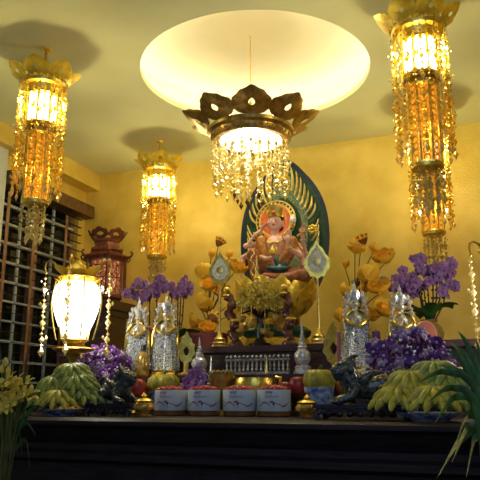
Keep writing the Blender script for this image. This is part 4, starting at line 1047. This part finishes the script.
# ------------------------------------------------------------------ fruit
def bowl(px, v, yrim, label, r=.062):
    p = Pv(px, 405, v); h = Pv(px, yrim, v).z - ZA
    t = thing('porcelain_bowl', label, 'bowl', (p.x, v, ZA), 0)
    b = MB(); b.lathe([(r * .6, 0), (r * .6, .008), (r * .8, h * .4), (r * .95, h * .85), (r, h), (r * .93, h), (r * .85, h * .7), (.001, h * .55)], 36, wav=.025, wn=12, cap=False); b.build('bowl_wall', PORC, t)
    return p.x, h
def pumpkin(x, v, z, r, h, label):
    t = thing('pumpkin', label, 'pumpkin', (x, v, z), .3)
    b = MB(); n = 54; pr = [(.15, .06), (.55, 0), (.9, .18), (1, .45), (.93, .72), (.62, .93), (.25, .94), (.05, .86)]
    b.lathe([(q * r, z_ * h) for q, z_ in pr], n, wav=.07, wn=9); b.build('flesh', PUMP, t, 60)
    b = MB(); b.tube([(0, 0, h * .84), (.004, 0, h * 1.0), (.014, 0, h * 1.12)], [.008, .006, .007], 7); b.build('stalk', GRN, t)
x, h = bowl(163, 2.50, 390, 'pale blue porcelain bowl under the ribbed pumpkin behind the first tub', .056)
pumpkin(x, 2.50, ZA + h - .016, .066, .085, 'yellow-green ribbed pumpkin in a bowl before the jewelled statues')
x, h = bowl(319.5, 2.48, 387, 'scalloped blue and white porcelain bowl beside the jade beast', .058)
pumpkin(x, 2.48, ZA + h - .016, .060, .085, 'yellow-green ribbed pumpkin in the scalloped blue and white bowl')
def fruit(px, py, v, r, label, z0, m=REDF):
    p = Pv(px, py, v); t = thing('apple', label, 'fruit', (p.x, v, z0), 0)
    b = MB(); b.lathe([(.2 * r, .14 * r), (.55 * r, 0), (.92 * r, .4 * r), (r, .95 * r), (.86 * r, 1.5 * r), (.5 * r, 1.78 * r), (.2 * r, 1.7 * r), (.04 * r, 1.5 * r)], 24); b.build('flesh', m, t, 60)
    b = MB(); b.tube([(0, 0, 1.5 * r), (.1 * r, 0, 2.0 * r)], [.05 * r, .04 * r], 5); b.build('stalk', STEMB, t)
def dish(px, v, ytop, label, r=.06):
    p = Pv(px, 405, v); h = Pv(px, ytop, v).z - ZA
    t = thing('fruit_stand', label, 'stand', (p.x, v, ZA), 0)
    b = MB(); b.lathe([(r * .6, 0), (r * .62, .01), (r * .2, .03), (r * .18, h * .7), (r * .9, h * .92), (r, h), (r * .9, h), (.001, h * .88)], 28, cap=False); b.build('pedestal_dish', BRASS, t); return h
h = dish(137, 2.42, 395, 'brass fruit stand beside the gold jar by the window-side beast', .05)
fruit(137, 385, 2.42, .040, 'dark red apple next to the purple and white bouquet by the lamp', ZA + h * .9)
h = dish(302, 2.50, 393, 'brass fruit stand behind the fourth candy tub', .075)
fruit(298.5, 385, 2.50, .038, 'red apple next to the ribbed pumpkin in the scalloped bowl', ZA + h * .92)
fruit(285, 388, 2.48, .034, 'red apple just above the fourth candy tub', ZA + h * .78)
b = MB(); b.lathe([(.03, 0), (.032, .02), (.026, h * .76)], 20, cap=True); o = b.build('fruit_cup', BRASS); q = Pv(285, 400, 2.48); o.location = (q.x, 2.48, ZA); tag(o, 'small brass cup under the apple above the fourth tub', 'cup')
fruit(346, 379, 2.56, .040, 'orange-red fruit behind the back of the black jade beast', ZA + .075, mat('orange_fruit', (.55, .13, .02), .4, 0, noise=.4, nscale=30, col2=(.50, .22, .03)))
b = MB(); b.lathe([(.04, 0), (.042, .02), (.03, .075)], 20); o = b.build('fruit_cup', BRASS); q = Pv(346, 400, 2.56); o.location = (q.x, 2.56, ZA); tag(o, 'small brass cup under the orange fruit behind the jade beast', 'cup')

# bananas
def banana_hand():
    t = thing('banana_hand', '', 'bananas', (0, 0, 0), 0, None)
    for i in range(16):      # crown on top, fingers fanning out, down and curling up at the tips; two rows
        row = i % 2; a = (i - 7.5) * .26
        b = MB(); pts = []; rad = []
        for k in range(10):
            q = k / 9; ln = (.088, .070)[row]
            out = .010 + ln * math.sin(q * 1.45) ** .9; z = (.060, .078)[row] - (.050, .046)[row] * q ** 1.4 + .020 * max(0, q - .55) ** 1.2
            pts.append((out * math.sin(a), -out * math.cos(a) * .95, z)); rad.append((.006, .008, .0108, .0122, .0126, .0124, .0116, .0098, .0072, .0050)[k])
        b.tube(pts, rad, 8); b.k = 1; b.ball(pts[-1], .0052, 6, 4); b.build('banana', [BANG, BANT], t)
    b = MB(); b.tube([(0, .004, .086), (0, 0, .074), (0, -.004, .058)], [.010, .013, .016], 8); b.build('crown_stem', BANG, t)
    return t
bh = banana_hand(); bh_y = None
def plate_thing(px, v, label, r=.085):
    p = Pv(px, 412, v); t = thing('porcelain_plate', label, 'plate', (p.x, v, ZA), 0)
    b = MB(); b.lathe([(r * .55, 0), (r * .6, .008), (r * .95, .02), (r, .026), (r * .93, .026), (.001, .014)], 40, cap=False); b.build('dish', PORC, t); return p
def banana_pile(px, v, group, where, spots):
    pl = plate_thing(px, v, f'blue and white plate under the banana pile {where}', .10)
    for i, (dx, dy, dz, rz, s, tone, lab) in enumerate(spots):
        r = dup(bh, (pl.x + dx, v + dy, ZA + .022 + dz), rz, lab, group, s * .98, (.15, .1, .1, .35, .3, .25)[i % 6])
        if tone:
            for c in r.children:
                if c.name.startswith('banana'):
                    c.material_slots[0].link = 'OBJECT'; c.material_slots[0].material = BANY
banana_pile(61, 2.17, 'hands of bananas piled by the lamp', 'by the glowing lamp', [
    (.015, -.03, .0, .15, .95, 1, 'yellow-green banana hand at the front of the pile by the lamp'), (-.075, .01, .0, -.5, .95, 0, 'green banana hand low on the lily side of the lamp pile'), (.075, .03, .01, .5, .95, 0, 'green banana hand on the purple bouquet side of the lamp pile'),
    (-.035, .02, .055, -.2, .95, 0, 'green banana hand in the middle of the lamp pile'), (.045, .03, .06, .3, .95, 0, 'green banana hand above the yellow-green one of the lamp pile'), (.01, .05, .105, .1, .9, 0, 'topmost green banana hand of the pile by the lamp')])
banana_pile(430, 2.09, 'hands of bananas piled under the purple orchids', 'under the purple orchids', [
    (0.02, -.03, .0, .2, 1.0, 1, 'yellowish banana hand low at the front of the pile under the purple orchids'), (-.085, .0, .0, -.3, 1.0, 1, 'yellowish banana hand beside the jade beast tail'), (.10, .02, .0, .5, 1.0, 0, 'green banana hand nearest the dark blade leaves'),
    (-.05, .04, .055, -.1, .95, 1, 'yellow-green banana hand in the second layer nearer the jade beast'), (.055, .04, .055, .3, 1.0, 0, 'green banana hand in the second layer nearer the blade leaves'), (.015, .06, .085, .1, .9, 0, 'topmost green banana hand of the pile under the purple orchids')])
for c in list(bh.children): bpy.data.objects.remove(c)
bpy.data.objects.remove(bh)

# ------------------------------------------------------------------ black jade beasts
def beast():
    t = thing('jade_beast', '', 'figurine', (0, 0, 0), 0, 'black jade guardian beasts on carved stands')
    b = MB()
    # body lying along +x (tail) to -x (head)
    limb(b, [(.085, 0, .045), (.05, 0, .055), (0, 0, .050), (-.045, 0, .058)], [.034, .044, .036, .040], 14)
    limb(b, [(-.045, 0, .06), (-.062, -.004, .088)], [.040, .036]); b.ball((-.070, -.006, .112), (.036, .032, .032), 14, 10)
    limb(b, [(-.080, -.012, .108), (-.098, -.018, .102)], [.025, .022]); b.ball((-.112, -.022, .110), (.010, .014, .008), 8, 6)
    limb(b, [(-.080, -.016, .088), (-.100, -.020, .086)], [.016, .012])
    for k in range(10):
        a = 2 * PI * k / 10; b.ball((-.052 + .004 * math.cos(3 * a), .036 * math.cos(a), .108 + .036 * math.sin(a)), .013, 8, 6)
    for s in (-1, 1):
        limb(b, [(-.064, s * .018, .138), (-.050, s * .022, .152), (-.034, s * .022, .155)], [.009, .007, .004])   # horns
        b.ball((-.055, s * .034, .122), (.012, .006, .014), 8, 6); b.ball((-.094, s * .017 - .010, .126), .008, 8, 6)
        limb(b, [(-.045, s * .032, .045), (-.065, s * .042, .022), (-.100, s * .040, .010)], [.020, .015, .013])
        for k in (-1, 0, 1): b.ball((-.112, s * .040 + k * .008, .008), (.008, .005, .006), 6, 5)
        limb(b, [(.065, s * .034, .045), (.040, s * .046, .040), (.062, s * .048, .016), (.030, s * .048, .010)], [.026, .022, .014, .012])
        for k in (-1, 0, 1): b.ball((.018, s * .048 + k * .007, .008), (.008, .005, .006), 6, 5)
        limb(b, [(-.02, s * .034, .075), (.01, s * .040, .098), (.04, s * .036, .100)], [.016, .012, .005])     # little wing
    for k in range(9): b.ball((-.06 + .018 * k, 0, .105 - .016 * math.sin(k / 8 * PI) + .0 * k - .004 * (k > 5)), (.010, .006, .010), 6, 5)
    limb(b, [(.10, 0, .05), (.122, .006, .075), (.112, .010, .105), (.09, .010, .112)], [.018, .015, .012, .006])
    fused('body', b, JADE, .0028, 1, t)
    for s in (-1, 1):
        b = MB(); b.ball((-.099, s * .017 - .010, .128), .0052, 8, 6); b.build('eye', PEWTER, t)
    return t
def beast_stand(x, v, w, label):
    t = thing('carved_stand', label, 'stand', (x, v, ZA), 0)
    b = MB(); b.box((0, 0, .041), (w, .13, .012)); b.box((0, 0, .028), (w - .02, .115, .014)); b.build('top', JADEB, t)
    for sx in (-1, 1):
        for sy in (-1, 1):
            b = MB(); b.tube([(sx * (w / 2 - .02), sy * .048, .03), (sx * (w / 2 - .008), sy * .056, .016), (sx * (w / 2 - .012), sy * .058, 0)], [.012, .011, .010], 8); b.build('foot', JADEB, t)
    b = MB()
    for k in range(7): b.lathe([(.010, 0), (.004, .006)], 10, ((k - 3) * w * .11, -.06, .014)); b.ball(((k - 3) * w * .11, -.058, .018), (.010, .006, .010), 8, 6)
    b.build('apron_carving', JADEB, t)
bs = beast(); p = Pv(364, 415, 2.16); bs.location = (p.x + .015, 2.16, ZA + .047); bs.scale = (.98,) * 3; bs.rotation_euler = (0, 0, .35)
bs['label'] = 'black jade horned beast lying on a carved stand below the jewelled statue with candles'
beast_stand(p.x, 2.16, .30, 'dark carved stand under the black jade beast beside the scalloped bowl')
p = Pv(115, 415, 2.24); dup(bs, (p.x, 2.24, ZA + .047), PI - .45, 'black jade horned beast lying below the purple bouquet near the lamp', None, .86); beast_stand(p.x, 2.24, .20, 'dark carved stand under the black jade beast near the lamp')

# ------------------------------------------------------------------ foreground plants in tall floor vases
def lily():
    b = MB()
    for i in range(6):
        b.M = rot(0, 0, 2 * PI * i / 6)
        b.grid(lambda u, v: ((u - .5) * 2 * .013 * math.sin(PI * (.1 + .86 * v)) ** .8, -.010 - .045 * v ** 1.3, .045 * math.sin(v * 1.9)), 3, 6)
    b.M = Matrix(); b.lathe([(.004, -.01), (.010, .008), (.012, .02)], 10); return b.mesh('lily', LILY, 60)
LIL = lily()
def floor_plant(px, v, label, zv, leaves, lilies, buds=()):
    p = Pv(px, 470, v); R = random.Random(px)
    t = thing('floor_vase_plant', label, 'plant', (p.x, v, 0), 0)
    put('vase', vase_mesh(zv, .12, mat('brown_glaze', (.10, .05, .03), .25)), t)
    root = V((0, 0, zv * .93))
    def L(q): return Pv(q[0], q[1], v + (q[2] if len(q) > 2 else 0)) - Vector(t.location)
    for (tip, mid, base, w) in leaves:     # long arching blade: root in the vase, then base, mid, tip
        P = [root, L(base), L(mid), L(tip)]; n = 18; pts = []
        for i in range(n + 1):             # Catmull-Rom through the four points
            q = i / n * 3; k = min(2, int(q)); f = q - k
            a, b_, c_, d = P[max(0, k - 1)], P[k], P[k + 1], P[min(3, k + 2)]
            pts.append(.5 * (2 * b_ + (c_ - a) * f + (2 * a - 5 * b_ + 4 * c_ - d) * f * f + (3 * b_ - a - 3 * c_ + d) * f ** 3))
        m = MB(); vs = []; fs = []
        for i, q in enumerate(pts):
            tn = (pts[min(n, i + 1)] - pts[max(0, i - 1)]).normalized(); sd = tn.cross(V((.25, 1, .1))).normalized(); f = i / n
            ww = w * (.35 + .65 * min(1, f * 2)) * min(1, (1 - f) * 2.2 + .03) * (.78 if px > 240 else .85)
            nn = sd.cross(tn) * ww * .35; vs += [q - sd * ww + nn, q, q + sd * ww + nn]
        for i in range(n):
            for k in range(2): fs.append((3 * i + k, 3 * i + k + 1, 3 * i + k + 4, 3 * i + k + 3))
        m.add(vs, fs); m.build('leaf', GRNL, t, 60)
    for (qx, qy, dv, s) in lilies:
        q = Pv(qx, qy, v + dv) - Vector(t.location)
        b = MB(); b.tube([root, (q.x * .5, q.y * .5, (zv + q.z) * .52), q], .003, 6); b.build('stem', STEM, t)
        put('lily', LIL, t, q, (R.uniform(.3, 1.2), R.uniform(-.5, .5), R.uniform(-.6, .6) + .3), s * 1.12)
    for (qx, qy, dv) in buds:
        q = Pv(qx, qy, v + dv) - Vector(t.location); b = MB(); b.tube([root, (q.x * .6, q.y * .6, (zv + q.z) * .55), q], .0028, 6); b.build('stem', STEM, t)
        b = MB(); b.ball(q + V((0, 0, .008)), (.008, .008, .016), 8, 7); b.build('bud', LILY, t)
floor_plant(4, 1.72, 'yellow lilies with long green leaves in front of the altar beside the window', .98,
    [((27, 351), (23, 380), (12, 440), .012), ((14, 356, .05), (10, 385), (4, 440), .012), ((0, 345), (2, 385), (2, 440), .012), ((40, 392, -.1), (24, 402), (8, 450), .011), ((36, 436, -.15), (24, 424), (6, 455), .011), ((22, 456, -.15), (17, 430), (4, 460), .011),
     ((34, 415, -.05), (22, 420), (8, 462), .010), ((10, 462, -.2), (9, 430), (0, 465), .011), ((30, 470, -.2), (24, 440), (6, 470), .010), ((-6, 372), (-2, 400), (2, 450), .012), ((44, 408, .02), (30, 410), (8, 455), .010), ((16, 372, .06), (12, 400), (6, 450), .011)],
    [(10, 386, 0, .62), (17, 390, -.03, .7), (7, 396, .02, .6), (25, 389, 0, .6), (14, 400, -.04, .7), (3, 407, -.03, .65), (22, 400, -.02, .65), (28, 398, .01, .55), (9, 408, -.05, .6)], [(5, 365, 0), (8, 374, .02), (2, 371, 0)])
floor_plant(484, 1.70, 'dark green blade-leaved plant in front of the altar at the orchid end', .98,
    [((458, 331), (470, 352), (488, 420), .013), ((449, 341, .05), (466, 360), (484, 420), .015), ((446, 350, .02), (464, 364), (482, 420), .014), ((421, 381, -.05), (447, 372), (478, 400), .014), ((438, 365, .05), (458, 372), (480, 410), .013),
     ((434, 424, -.1), (456, 397), (478, 420), .013), ((457, 440, -.15), (468, 415), (484, 440), .012), ((428, 402, -.08), (452, 388), (478, 415), .012), ((437, 478, -.2), (460, 440), (482, 440), .013), ((466, 478, -.2), (474, 440), (486, 450), .013),
     ((476, 338), (482, 370), (488, 430), .013), ((462, 372, .06), (474, 385), (484, 430), .013), ((444, 392, .03), (464, 390), (484, 430), .012), ((452, 462, -.15), (468, 428), (484, 445), .012)], [])

# ------------------------------------------------------------------ light, world, camera
light('room_fill', 'AREA', (.1, .1, 2.6), 10, (.50, .68, 1.0), 1.6, math.radians(50))
w = bpy.data.worlds.new('World'); bpy.context.scene.world = w; w.use_nodes = True
w.node_tree.nodes['Background'].inputs['Color'].default_value = (.30, .36, .5, 1); w.node_tree.nodes['Background'].inputs['Strength'].default_value = .30
cam = bpy.data.cameras.new('camera'); co = bpy.data.objects.new('camera', cam); C.objects.link(co)
co.location = (0, 0, ZC); co.rotation_euler = (PI / 2 + PT, 0, TH); cam.sensor_width = 36; cam.lens = FPX / 480 * 36; cam.clip_start = .02
sc = bpy.context.scene; sc.camera = co
sc.view_settings.view_transform = 'Standard'; sc.view_settings.look = 'None'; sc.view_settings.exposure = .15; sc.view_settings.gamma = 1
try:
    sc.cycles.max_bounces = 8; sc.cycles.diffuse_bounces = 4; sc.cycles.glossy_bounces = 3; sc.cycles.transparent_max_bounces = 24; sc.cycles.sample_clamp_indirect = 4; sc.cycles.use_denoising = True
except Exception: pass
